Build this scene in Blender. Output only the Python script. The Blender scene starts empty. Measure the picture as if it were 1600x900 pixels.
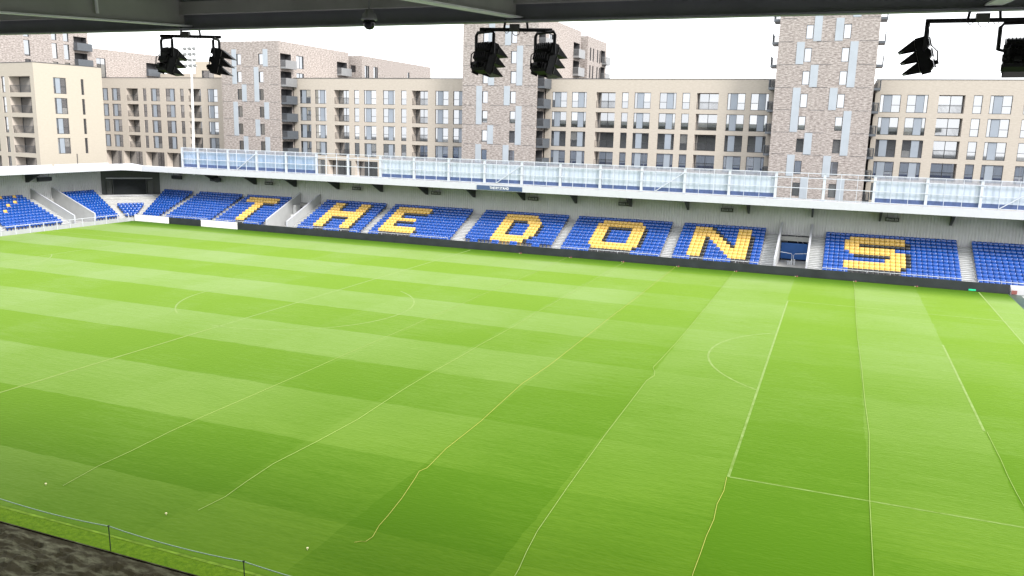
import bpy, bmesh, math, random
from mathutils import Matrix, Vector
random.seed(7)
R = math.radians
S = bpy.context.scene
COL = S.collection

# ------------------------------------------------------------------ camera
cam = bpy.data.cameras.new('camera')
cam.sensor_width = 36.0
cam.lens = 1281.58 / 1600 * 36.0
cam.clip_start = 0.1
cam.clip_end = 3000
camo = bpy.data.objects.new('camera', cam)
COL.objects.link(camo)
_yaw, _pit, _rol = -0.37299, -0.19196, 0.02573
_f = Vector((math.sin(_yaw) * math.cos(_pit), math.cos(_yaw) * math.cos(_pit), math.sin(_pit)))
_r = Vector((math.cos(_yaw), -math.sin(_yaw), 0))
_u = _r.cross(_f)
_r2 = _r * math.cos(_rol) + _u * math.sin(_rol)
_u2 = -_r * math.sin(_rol) + _u * math.cos(_rol)
CAM = Vector((39.181, -53.470, 14.041))
camo.matrix_world = Matrix(((_r2.x, _u2.x, -_f.x, CAM.x), (_r2.y, _u2.y, -_f.y, CAM.y),
                            (_r2.z, _u2.z, -_f.z, CAM.z), (0, 0, 0, 1)))
S.camera = camo

# ------------------------------------------------------------------ sky, sun, exposure
SUN_EL, SUN_AZ = 34.0, 118.0         # azimuth measured from +Y (north) towards +X
W = bpy.data.worlds.new('World')
S.world = W
W.use_nodes = True
nt = W.node_tree
nt.nodes.clear()
sky = nt.nodes.new('ShaderNodeTexSky')
sky.sky_type = 'NISHITA'
sky.sun_disc = False
sky.sun_elevation = R(SUN_EL)
sky.sun_rotation = R(SUN_AZ)
tc = nt.nodes.new('ShaderNodeTexCoord')
nz = nt.nodes.new('ShaderNodeTexNoise')
nz.inputs['Scale'].default_value = 2.2
nz.inputs['Detail'].default_value = 5
nt.links.new(tc.outputs['Generated'], nz.inputs['Vector'])
rp = nt.nodes.new('ShaderNodeValToRGB')
rp.color_ramp.elements[0].position = 0.3
rp.color_ramp.elements[0].color = (9.3, 9.35, 9.6, 1)
rp.color_ramp.elements[1].position = 0.7
rp.color_ramp.elements[1].color = (11.0, 11.0, 11.1, 1)
nt.links.new(nz.outputs['Fac'], rp.inputs['Fac'])
mx = nt.nodes.new('ShaderNodeMix')
mx.data_type = 'RGBA'
mx.inputs[0].default_value = 0.9
nt.links.new(sky.outputs['Color'], mx.inputs[6])
nt.links.new(rp.outputs['Color'], mx.inputs[7])
bg = nt.nodes.new('ShaderNodeBackground')
bg.inputs['Strength'].default_value = 0.1
nt.links.new(mx.outputs[2], bg.inputs['Color'])
wo = nt.nodes.new('ShaderNodeOutputWorld')
nt.links.new(bg.outputs[0], wo.inputs['Surface'])

sun = bpy.data.lights.new('sun', 'SUN')
sun.energy = 1.8
sun.angle = R(14)
sun.color = (1.0, 0.955, 0.90)
suno = bpy.data.objects.new('sun', sun)
COL.objects.link(suno)
_sd = Vector((math.sin(R(SUN_AZ)) * math.cos(R(SUN_EL)), math.cos(R(SUN_AZ)) * math.cos(R(SUN_EL)), math.sin(R(SUN_EL))))
suno.rotation_euler = _sd.to_track_quat('Z', 'Y').to_euler()

S.view_settings.view_transform = 'Standard'
S.view_settings.look = 'None'
S.view_settings.gamma = 1
S.view_settings.exposure = 1.38
S.render.engine = 'CYCLES'
S.cycles.max_bounces = 6
S.cycles.diffuse_bounces = 3
S.cycles.glossy_bounces = 3
S.cycles.transmission_bounces = 4

# ------------------------------------------------------------------ materials
def base_mat(name):
    m = bpy.data.materials.new(name)
    m.use_nodes = True
    return m, m.node_tree, m.node_tree.nodes['Principled BSDF']

def lk(t, a, b):
    t.links.new(a, b)

def M(name, col, rough=0.6, metal=0.0, var=0.06, scale=3.0, spec=0.5, bump=0.0):
    """plain paint / concrete / metal with a little procedural wear"""
    m, t, b = base_mat(name)
    b.inputs['Roughness'].default_value = rough
    b.inputs['Metallic'].default_value = metal
    b.inputs['Specular IOR Level'].default_value = spec
    g = t.nodes.new('ShaderNodeNewGeometry')
    n = t.nodes.new('ShaderNodeTexNoise')
    n.inputs['Scale'].default_value = scale
    n.inputs['Detail'].default_value = 5
    lk(t, g.outputs['Position'], n.inputs['Vector'])
    r = t.nodes.new('ShaderNodeValToRGB')
    r.color_ramp.elements[0].position = 0.3
    r.color_ramp.elements[1].position = 0.7
    r.color_ramp.elements[0].color = tuple(c * (1 - var) for c in col) + (1,)
    r.color_ramp.elements[1].color = tuple(min(1, c * (1 + var)) for c in col) + (1,)
    lk(t, n.outputs['Fac'], r.inputs['Fac'])
    lk(t, r.outputs['Color'], b.inputs['Base Color'])
    if bump:
        bp = t.nodes.new('ShaderNodeBump')
        bp.inputs['Strength'].default_value = bump
        bp.inputs['Distance'].default_value = 0.02
        lk(t, n.outputs['Fac'], bp.inputs['Height'])
        lk(t, bp.outputs['Normal'], b.inputs['Normal'])
    return m

def mathn(t, op, a, b=None):
    n = t.nodes.new('ShaderNodeMath')
    n.operation = op
    for i, v in enumerate((a, b)):
        if v is None:
            continue
        if isinstance(v, (int, float)):
            n.inputs[i].default_value = v
        else:
            lk(t, v, n.inputs[i])
    return n.outputs[0]

def mixc(t, f, a, b):
    n = t.nodes.new('ShaderNodeMix')
    n.data_type = 'RGBA'
    for i, v in ((0, f), (6, a), (7, b)):
        if isinstance(v, (int, float)):
            n.inputs[i].default_value = v
        elif isinstance(v, tuple):
            n.inputs[i].default_value = v + (1,)
        else:
            lk(t, v, n.inputs[i])
    return n.outputs[2]

def brick_mat(name, cols, mottled, mortar, bw=0.45, bh=0.15):
    """courses of bricks; colour varies brick by brick and in soft patches"""
    m, t, b = base_mat(name)
    b.inputs['Roughness'].default_value = 0.85
    b.inputs['Specular IOR Level'].default_value = 0.25
    g = t.nodes.new('ShaderNodeNewGeometry')
    sp = t.nodes.new('ShaderNodeSeparateXYZ')
    lk(t, g.outputs['Position'], sp.inputs[0])
    u = mathn(t, 'ADD', sp.outputs['X'], sp.outputs['Y'])
    cb = t.nodes.new('ShaderNodeCombineXYZ')
    lk(t, mathn(t, 'MULTIPLY', u, 1.0 / bw), cb.inputs['X'])
    lk(t, mathn(t, 'MULTIPLY', sp.outputs['Z'], 1.0 / bh), cb.inputs['Y'])
    n1 = t.nodes.new('ShaderNodeTexNoise')
    n1.inputs['Scale'].default_value = 1.0
    n1.inputs['Detail'].default_value = 3
    n1.inputs['Roughness'].default_value = 0.7
    lk(t, cb.outputs[0], n1.inputs['Vector'])
    n2 = t.nodes.new('ShaderNodeTexNoise')
    n2.inputs['Scale'].default_value = 0.5
    n2.inputs['Detail'].default_value = 2
    lk(t, g.outputs['Position'], n2.inputs['Vector'])
    r = t.nodes.new('ShaderNodeValToRGB')
    e = r.color_ramp.elements
    w = mottled
    e[0].position = 0.5 - w
    e[0].color = cols[0] + (1,)
    e[1].position = 0.5 + w
    e[1].color = cols[2] + (1,)
    x = e.new(0.5)
    x.color = cols[1] + (1,)
    lk(t, n1.outputs['Fac'], r.inputs['Fac'])
    patch = mixc(t, mathn(t, 'MULTIPLY', n2.outputs['Fac'], 0.25), r.outputs['Color'], mortar)
    # mortar joints
    bt = t.nodes.new('ShaderNodeTexBrick')
    bt.inputs['Scale'].default_value = 1.0
    bt.inputs['Mortar Size'].default_value = 0.006
    bt.inputs['Brick Width'].default_value = 0.23
    bt.inputs['Row Height'].default_value = 0.075
    cb2 = t.nodes.new('ShaderNodeCombineXYZ')
    lk(t, u, cb2.inputs['X'])
    lk(t, sp.outputs['Z'], cb2.inputs['Y'])
    lk(t, cb2.outputs[0], bt.inputs['Vector'])
    fin = mixc(t, mathn(t, 'MULTIPLY', bt.outputs['Fac'], 0.6), patch, mortar)
    lk(t, fin, b.inputs['Base Color'])
    return m

def glass_mat(name, refl, tint, tint2):
    """window glass: dark room or pale blind behind, mirror-like sky on top"""
    m, t, b = base_mat(name)
    oi = t.nodes.new('ShaderNodeObjectInfo')
    b.inputs['Roughness'].default_value = 0.5
    r = t.nodes.new('ShaderNodeValToRGB')
    r.color_ramp.interpolation = 'CONSTANT'
    r.color_ramp.elements[0].color = tint + (1,)
    r.color_ramp.elements[1].position = 0.78
    r.color_ramp.elements[1].color = tint2 + (1,)
    lk(t, oi.outputs['Random'], r.inputs['Fac'])
    lk(t, r.outputs['Color'], b.inputs['Base Color'])
    gl = t.nodes.new('ShaderNodeBsdfGlossy')
    gl.inputs['Roughness'].default_value = 0.02
    gl.inputs['Color'].default_value = (0.93, 0.96, 1, 1)
    n = t.nodes.new('ShaderNodeTexNoise')
    n.inputs['Scale'].default_value = 0.8
    bp = t.nodes.new('ShaderNodeBump')
    bp.inputs['Strength'].default_value = 0.03
    g = t.nodes.new('ShaderNodeNewGeometry')
    lk(t, g.outputs['Position'], n.inputs['Vector'])
    lk(t, n.outputs['Fac'], bp.inputs['Height'])
    lk(t, bp.outputs['Normal'], gl.inputs['Normal'])
    mxs = t.nodes.new('ShaderNodeMixShader')
    mxs.inputs[0].default_value = refl
    lk(t, b.outputs[0], mxs.inputs[1])
    lk(t, gl.outputs[0], mxs.inputs[2])
    lk(t, mxs.outputs[0], t.nodes['Material Output'].inputs['Surface'])
    return m

def grass_mat():
    m, t, b = base_mat('pitch_grass')
    g = t.nodes.new('ShaderNodeNewGeometry')
    sp = t.nodes.new('ShaderNodeSeparateXYZ')
    wob = t.nodes.new('ShaderNodeTexNoise')
    wob.inputs['Scale'].default_value = 0.9
    wob.inputs['Detail'].default_value = 6
    lk(t, g.outputs['Position'], wob.inputs['Vector'])
    lk(t, g.outputs['Position'], sp.inputs[0])
    w = mathn(t, 'MULTIPLY', mathn(t, 'SUBTRACT', wob.outputs['Fac'], 0.5), 0.30)
    X = mathn(t, 'ADD', sp.outputs['X'], w)
    Y = mathn(t, 'ADD', sp.outputs['Y'], w)
    # bands across the pitch: 6 m between the boxes, 5.5 m inside them
    ax = mathn(t, 'ABSOLUTE', X)
    i1 = mathn(t, 'FLOOR', mathn(t, 'DIVIDE', ax, 6.0))
    i2 = mathn(t, 'ADD', mathn(t, 'FLOOR', mathn(t, 'DIVIDE', mathn(t, 'SUBTRACT', ax, 36.0), 5.5)), 6.0)
    inb = mathn(t, 'GREATER_THAN', ax, 36.0)
    idx = mathn(t, 'ADD', mathn(t, 'MULTIPLY', inb, i2), mathn(t, 'MULTIPLY', mathn(t, 'SUBTRACT', 1.0, inb), i1))
    px = mathn(t, 'MODULO', idx, 2.0)
    iy = mathn(t, 'FLOOR', mathn(t, 'DIVIDE', mathn(t, 'ADD', Y, 36.25), 6.0))
    py = mathn(t, 'MODULO', mathn(t, 'ADD', iy, 1.0), 2.0)       # 1 = light
    # how strongly each mowing direction shows along the pitch: view-angle fade put into colour
    mr = t.nodes.new('ShaderNodeMapRange')
    mr.interpolation_type = 'SMOOTHSTEP'
    mr.inputs['From Min'].default_value = 8
    mr.inputs['From Max'].default_value = 38
    lk(t, sp.outputs['X'], mr.inputs['Value'])
    k = mr.outputs['Result']
    wx = mathn(t, 'ADD', mathn(t, 'MULTIPLY', k, 0.31), 0.12)
    wy = mathn(t, 'SUBTRACT', 0.66, mathn(t, 'MULTIPLY', k, 0.52))
    lum = mathn(t, 'ADD', mathn(t, 'MULTIPLY', px, wx), mathn(t, 'MULTIPLY', py, wy))
    # streaks along the mower's runs and blotches
    cbs = t.nodes.new('ShaderNodeCombineXYZ')
    lk(t, mathn(t, 'MULTIPLY', sp.outputs['X'], 0.35), cbs.inputs['X'])
    lk(t, mathn(t, 'MULTIPLY', sp.outputs['Y'], 3.2), cbs.inputs['Y'])
    st = t.nodes.new('ShaderNodeTexNoise')
    st.inputs['Scale'].default_value = 1.0
    st.inputs['Detail'].default_value = 6
    st.inputs['Roughness'].default_value = 0.65
    lk(t, cbs.outputs[0], st.inputs['Vector'])
    bl = t.nodes.new('ShaderNodeTexNoise')
    bl.inputs['Scale'].default_value = 0.11
    bl.inputs['Detail'].default_value = 4
    lk(t, g.outputs['Position'], bl.inputs['Vector'])
    fi = t.nodes.new('ShaderNodeTexNoise')
    fi.inputs['Scale'].default_value = 6.5
    fi.inputs['Detail'].default_value = 4
    cbf = t.nodes.new('ShaderNodeCombineXYZ')
    lk(t, mathn(t, 'MULTIPLY', sp.outputs['X'], 0.45), cbf.inputs['X'])
    lk(t, mathn(t, 'MULTIPLY', sp.outputs['Y'], 1.3), cbf.inputs['Y'])
    lk(t, cbf.outputs[0], fi.inputs['Vector'])
    lum = mathn(t, 'ADD', lum, mathn(t, 'MULTIPLY', mathn(t, 'SUBTRACT', st.outputs['Fac'], 0.5), 1.0))
    lum = mathn(t, 'ADD', lum, mathn(t, 'MULTIPLY', mathn(t, 'SUBTRACT', bl.outputs['Fac'], 0.5), 1.0))
    lum = mathn(t, 'ADD', lum, mathn(t, 'MULTIPLY', mathn(t, 'SUBTRACT', fi.outputs['Fac'], 0.5), 0.65))
    c = t.nodes.new('ShaderNodeClamp')
    lk(t, lum, c.inputs['Value'])
    colr = mixc(t, c.outputs[0], GRASS_D, GRASS_L)
    # contact shade along the far boards, painted into grass colour and sheen
    edge_shade = t.nodes.new('ShaderNodeMapRange')
    edge_shade.interpolation_type = 'SMOOTHSTEP'
    edge_shade.inputs['From Min'].default_value = 28.0
    edge_shade.inputs['From Max'].default_value = 33.8
    lk(t, mathn(t, 'ADD', sp.outputs['Y'], mathn(t, 'MULTIPLY', w, 3.0)), edge_shade.inputs['Value'])
    colr = mixc(t, mathn(t, 'MULTIPLY', edge_shade.outputs['Result'], 0.75), colr, (0.035, 0.085, 0.004))
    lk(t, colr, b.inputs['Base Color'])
    tint = mixc(t, c.outputs[0], (0.68, 0.97, 0.16), (0.86, 1.0, 0.58))
    lk(t, mixc(t, mathn(t, 'MULTIPLY', edge_shade.outputs['Result'], 0.8), tint, (0.25, 0.52, 0.10)), b.inputs['Sheen Tint'])
    b.inputs['Roughness'].default_value = 0.8
    b.inputs['Specular IOR Level'].default_value = 0.04
    lk(t, mathn(t, 'SUBTRACT', 1.0, mathn(t, 'MULTIPLY', edge_shade.outputs['Result'], 0.8)), b.inputs['Sheen Weight'])
    b.inputs['Sheen Roughness'].default_value = 0.28
    bp = t.nodes.new('ShaderNodeBump')
    bp.inputs['Strength'].default_value = 0.35
    bp.inputs['Distance'].default_value = 0.03
    lk(t, fi.outputs['Fac'], bp.inputs['Height'])
    lk(t, bp.outputs['Normal'], b.inputs['Normal'])
    return m

def line_mat():
    m, t, b = base_mat('worn_line_paint')
    g = t.nodes.new('ShaderNodeNewGeometry')
    n = t.nodes.new('ShaderNodeTexNoise')
    n.inputs['Scale'].default_value = 1.7
    n.inputs['Detail'].default_value = 7
    n.inputs['Roughness'].default_value = 0.75
    lk(t, g.outputs['Position'], n.inputs['Vector'])
    r = t.nodes.new('ShaderNodeValToRGB')
    e = r.color_ramp.elements
    e[0].position, e[0].color = 0.36, (0.075, 0.14, 0.008, 1)
    e[1].position, e[1].color = 0.62, (0.15, 0.225, 0.06, 1)
    lk(t, n.outputs['Fac'], r.inputs['Fac'])
    lk(t, r.outputs['Color'], b.inputs['Base Color'])
    b.inputs['Roughness'].default_value = 0.8
    b.inputs['Specular IOR Level'].default_value = 0.04
    b.inputs['Sheen Weight'].default_value = 1.0
    b.inputs['Sheen Roughness'].default_value = 0.28
    b.inputs['Sheen Tint'].default_value = (0.86, 1.0, 0.5, 1)
    return m

def verge_mat():
    m, t, b = base_mat('verge_grass')
    g = t.nodes.new('ShaderNodeNewGeometry')
    n = t.nodes.new('ShaderNodeTexNoise')
    n.inputs['Scale'].default_value = 5
    n.inputs['Detail'].default_value = 7
    n.inputs['Roughness'].default_value = 0.7
    lk(t, g.outputs['Position'], n.inputs['Vector'])
    r = t.nodes.new('ShaderNodeValToRGB')
    e = r.color_ramp.elements
    e[0].position, e[0].color = 0.3, (0.05, 0.115, 0.002, 1)
    e[1].position, e[1].color = 0.66, (0.115, 0.20, 0.008, 1)
    lk(t, n.outputs['Fac'], r.inputs['Fac'])
    lk(t, r.outputs['Color'], b.inputs['Base Color'])
    b.inputs['Roughness'].default_value = 0.8
    b.inputs['Specular IOR Level'].default_value = 0.05
    bp = t.nodes.new('ShaderNodeBump')
    bp.inputs['Strength'].default_value = 0.6
    bp.inputs['Distance'].default_value = 0.05
    lk(t, n.outputs['Fac'], bp.inputs['Height'])
    lk(t, bp.outputs['Normal'], b.inputs['Normal'])
    return m

def dirt_mat():
    m, t, b = base_mat('churned_soil')
    g = t.nodes.new('ShaderNodeNewGeometry')
    n = t.nodes.new('ShaderNodeTexNoise')
    n.inputs['Scale'].default_value = 1.0
    n.inputs['Detail'].default_value = 7
    n.inputs['Roughness'].default_value = 0.62
    sp = t.nodes.new('ShaderNodeSeparateXYZ')
    lk(t, g.outputs['Position'], sp.inputs[0])
    cbd = t.nodes.new('ShaderNodeCombineXYZ')
    lk(t, mathn(t, 'MULTIPLY', sp.outputs['X'], 1.1), cbd.inputs['X'])
    lk(t, mathn(t, 'MULTIPLY', sp.outputs['Y'], 3.6), cbd.inputs['Y'])
    lk(t, cbd.outputs[0], n.inputs['Vector'])
    r = t.nodes.new('ShaderNodeValToRGB')
    e = r.color_ramp.elements
    e[0].position, e[0].color = 0.47, (0.026, 0.023, 0.011, 1)
    e[1].position, e[1].color = 0.66, (0.10, 0.10, 0.062, 1)
    lk(t, n.outputs['Fac'], r.inputs['Fac'])
    lk(t, r.outputs['Color'], b.inputs['Base Color'])
    b.inputs['Roughness'].default_value = 0.9
    b.inputs['Specular IOR Level'].default_value = 0.1
    return m

def sheet_mat(name, col, alpha):
    """translucent reinforced sheeting with vertical folds"""
    m, t, b = base_mat(name)
    g = t.nodes.new('ShaderNodeNewGeometry')
    sp = t.nodes.new('ShaderNodeSeparateXYZ')
    lk(t, g.outputs['Position'], sp.inputs[0])
    cb = t.nodes.new('ShaderNodeCombineXYZ')
    lk(t, mathn(t, 'MULTIPLY', sp.outputs['X'], 4.0), cb.inputs['X'])
    lk(t, mathn(t, 'MULTIPLY', sp.outputs['Z'], 0.4), cb.inputs['Y'])
    n = t.nodes.new('ShaderNodeTexNoise')
    n.inputs['Scale'].default_value = 1.0
    n.inputs['Detail'].default_value = 4
    lk(t, cb.outputs[0], n.inputs['Vector'])
    r = t.nodes.new('ShaderNodeValToRGB')
    r.color_ramp.elements[0].position = 0.3
    r.color_ramp.elements[1].position = 0.7
    r.color_ramp.elements[0].color = tuple(c * 0.92 for c in col) + (1,)
    r.color_ramp.elements[1].color = tuple(min(1, c * 1.04) for c in col) + (1,)
    lk(t, n.outputs['Fac'], r.inputs['Fac'])
    lk(t, r.outputs['Color'], b.inputs['Base Color'])
    b.inputs['Roughness'].default_value = 0.6
    b.inputs['Specular IOR Level'].default_value = 0.2
    b.inputs['Alpha'].default_value = alpha
    return m

GRASS_D = (0.040, 0.107, 0.0008)
GRASS_L = (0.079, 0.158, 0.003)

MT = {
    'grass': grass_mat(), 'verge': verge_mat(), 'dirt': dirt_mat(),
    'line': line_mat(),
    'edge_line': M('bright_turf_seam', (0.125, 0.21, 0.02), 0.8, var=0.35, scale=3, spec=0.05),
    'asphalt': M('asphalt', (0.06, 0.065, 0.065), 0.85, var=0.2, scale=4, bump=0.3),
    'wet_track': M('wet_green_track', (0.045, 0.075, 0.055), 0.45, var=0.3, scale=1.5),
    'concrete': M('terrace_concrete', (0.40, 0.40, 0.39), 0.85, var=0.1, scale=2, bump=0.2),
    'pale_concrete': M('stair_concrete', (0.50, 0.51, 0.51), 0.85, var=0.08, scale=3),
    'seat_rows': M('near_stand_seat_rows', (0.34, 0.33, 0.36), 0.7, var=0.2),
    'wall_grey_dark': M('dark_step_edge', (0.26, 0.265, 0.265), 0.8),  # darker strip along each step edge
    'wall_grey': M('parapet_render', (0.36, 0.37, 0.375), 0.7, var=0.06, scale=1.2),
    'cladding': M('grey_wall_cladding', (0.50, 0.50, 0.52), 0.55, var=0.05, scale=1),
    'white': M('white_coated_steel', (0.475, 0.485, 0.53), 0.45, var=0.03, scale=1.5),
    'white_board': M('white_board_face', (0.82, 0.80, 0.80), 0.5, var=0.03, scale=1.5),
    'soffit': M('roof_soffit', (0.30, 0.32, 0.32), 0.6, var=0.05),
    'bracket': M('dark_steel_bracket', (0.03, 0.034, 0.038), 0.5, var=0.1),
    'black_board': M('black_led_board', (0.022, 0.025, 0.030), 0.4, var=0.25, scale=0.8),
    'sign_black': M('sign_black', (0.02, 0.022, 0.024), 0.5),
    'sign_text': M('sign_grey_letters', (0.36, 0.37, 0.36), 0.6),
    'navy': M('navy_sign', (0.045, 0.075, 0.16), 0.5),
    'white_text': M('white_letters', (0.8, 0.8, 0.8), 0.5),
    'seat_blue': M('blue_seat_plastic', (0.001, 0.056, 0.30), 0.22, var=0.16, scale=1.3, spec=0.6),
    'seat_yellow': M('yellow_seat_plastic', (0.66, 0.425, 0.10), 0.26, var=0.08, scale=1.3, spec=0.5),
    'seat_black': M('black_seat_plastic', (0.006, 0.006, 0.008), 0.3, var=0.1, spec=0.6),
    'rail': M('galvanised_rail', (0.62, 0.65, 0.68), 0.4, metal=0.2, var=0.05),
    'frame_blue': M('pale_blue_steel', (0.50, 0.53, 0.60), 0.45, var=0.04),
    'sheet': sheet_mat('pale_sheeting', (0.46, 0.52, 0.62), 0.92),
    'sheet_blue': sheet_mat('blue_sheeting', (0.30, 0.40, 0.58), 0.80),
    'mesh': sheet_mat('translucent_mesh', (0.33, 0.35, 0.43), 0.62),
    'hem': M('navy_hem', (0.055, 0.085, 0.20), 0.5, var=0.2, scale=4),
    'screen': M('dark_led_screen', (0.010, 0.012, 0.014), 0.6, var=0.2, spec=0.15),
    'brick_beige': brick_mat('beige_brick', ((0.365, 0.328, 0.277), (0.415, 0.375, 0.322), (0.465, 0.423, 0.368)), 0.22, (0.43, 0.392, 0.342)),
    'brick_cream': brick_mat('cream_brick', ((0.37, 0.335, 0.28), (0.395, 0.36, 0.30), (0.42, 0.385, 0.325)), 0.25, (0.40, 0.365, 0.31)),
    'brick_mottled': brick_mat('mottled_brick', ((0.12, 0.097, 0.090), (0.285, 0.25, 0.232), (0.50, 0.462, 0.435)), 0.16, (0.34, 0.318, 0.298), 0.46, 0.13),
    'jamb': M('beige_reveal', (0.48, 0.43, 0.38), 0.85),
    'coping': M('dark_coping', (0.06, 0.06, 0.065), 0.6),
    'frame': M('charcoal_window_frame', (0.035, 0.038, 0.042), 0.5),
    'panel_skylit': M('sky_toned_panel', (0.34, 0.38, 0.42), 0.5, var=0.05, scale=0.7),  # tower copy of the grey panel, sky reflection lightened into its colour
    'panel': M('blue_grey_panel', (0.255, 0.29, 0.335), 0.5, var=0.05, scale=0.7),
    'glass': glass_mat('window_glass', 0.38, (0.012, 0.014, 0.017), (0.16, 0.16, 0.155)),
    'glass_dark': glass_mat('tower_glass', 0.42, (0.018, 0.020, 0.023), (0.10, 0.10, 0.10)),
    'balcony': M('dark_balcony_metal', (0.075, 0.085, 0.098), 0.45, var=0.08),
    'pale_metal_skylit': M('pale_metal_sky_tone', (0.20, 0.205, 0.21), 0.4, var=0.08),  # top balconies' sky reflection put into colour; also plain grey for mast lamps
    'roof_metal': M('painted_roof_steel', (0.40, 0.40, 0.36), 0.6, var=0.12, scale=1.2),
    'roof_dark': M('dark_fascia_steel', (0.30, 0.31, 0.32), 0.55, var=0.1, scale=1.0),
    'flange': M('skylit_white_steel', (0.82, 0.82, 0.80), 0.5, var=0.15, scale=2),  # skylight on the flanges put into a whiter colour
    'lamp': M('black_lamp_housing', (0.016, 0.016, 0.016), 0.6, var=0.2, scale=12, spec=0.2),
    'lamp_in': M('bare_metal_visor', (0.16, 0.15, 0.135), 0.45),
    'lamp_grey': M('grey_junction_box', (0.10, 0.10, 0.085), 0.6),
    'cctv': M('cctv_housing', (0.32, 0.32, 0.32), 0.5),
    'dome': M('smoked_dome', (0.012, 0.012, 0.014), 0.12),
    'mast': M('white_mast_paint', (0.78, 0.79, 0.80), 0.5, var=0.03),
    'string': M('yellow_string', (0.34, 0.33, 0.05), 0.7, var=0.1),
    'string_pale': M('pale_string', (0.26, 0.34, 0.08), 0.7, var=0.1),
    'rope': M('pale_rope', (0.26, 0.37, 0.28), 0.7),
    'post': M('dark_green_stake', (0.02, 0.035, 0.018), 0.7),
    'peg_red': M('red_peg', (0.22, 0.07, 0.06), 0.6),
    'peg': M('pale_peg', (0.75, 0.68, 0.40), 0.6),
    'blue_panel': M('royal_blue_panel', (0.025, 0.12, 0.40), 0.5),
    'dark_void': M('dark_concourse', (0.02, 0.022, 0.05), 0.8),
    'green_light': M('green_exit_box', (0.02, 0.62, 0.28), 0.4),
}

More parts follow.
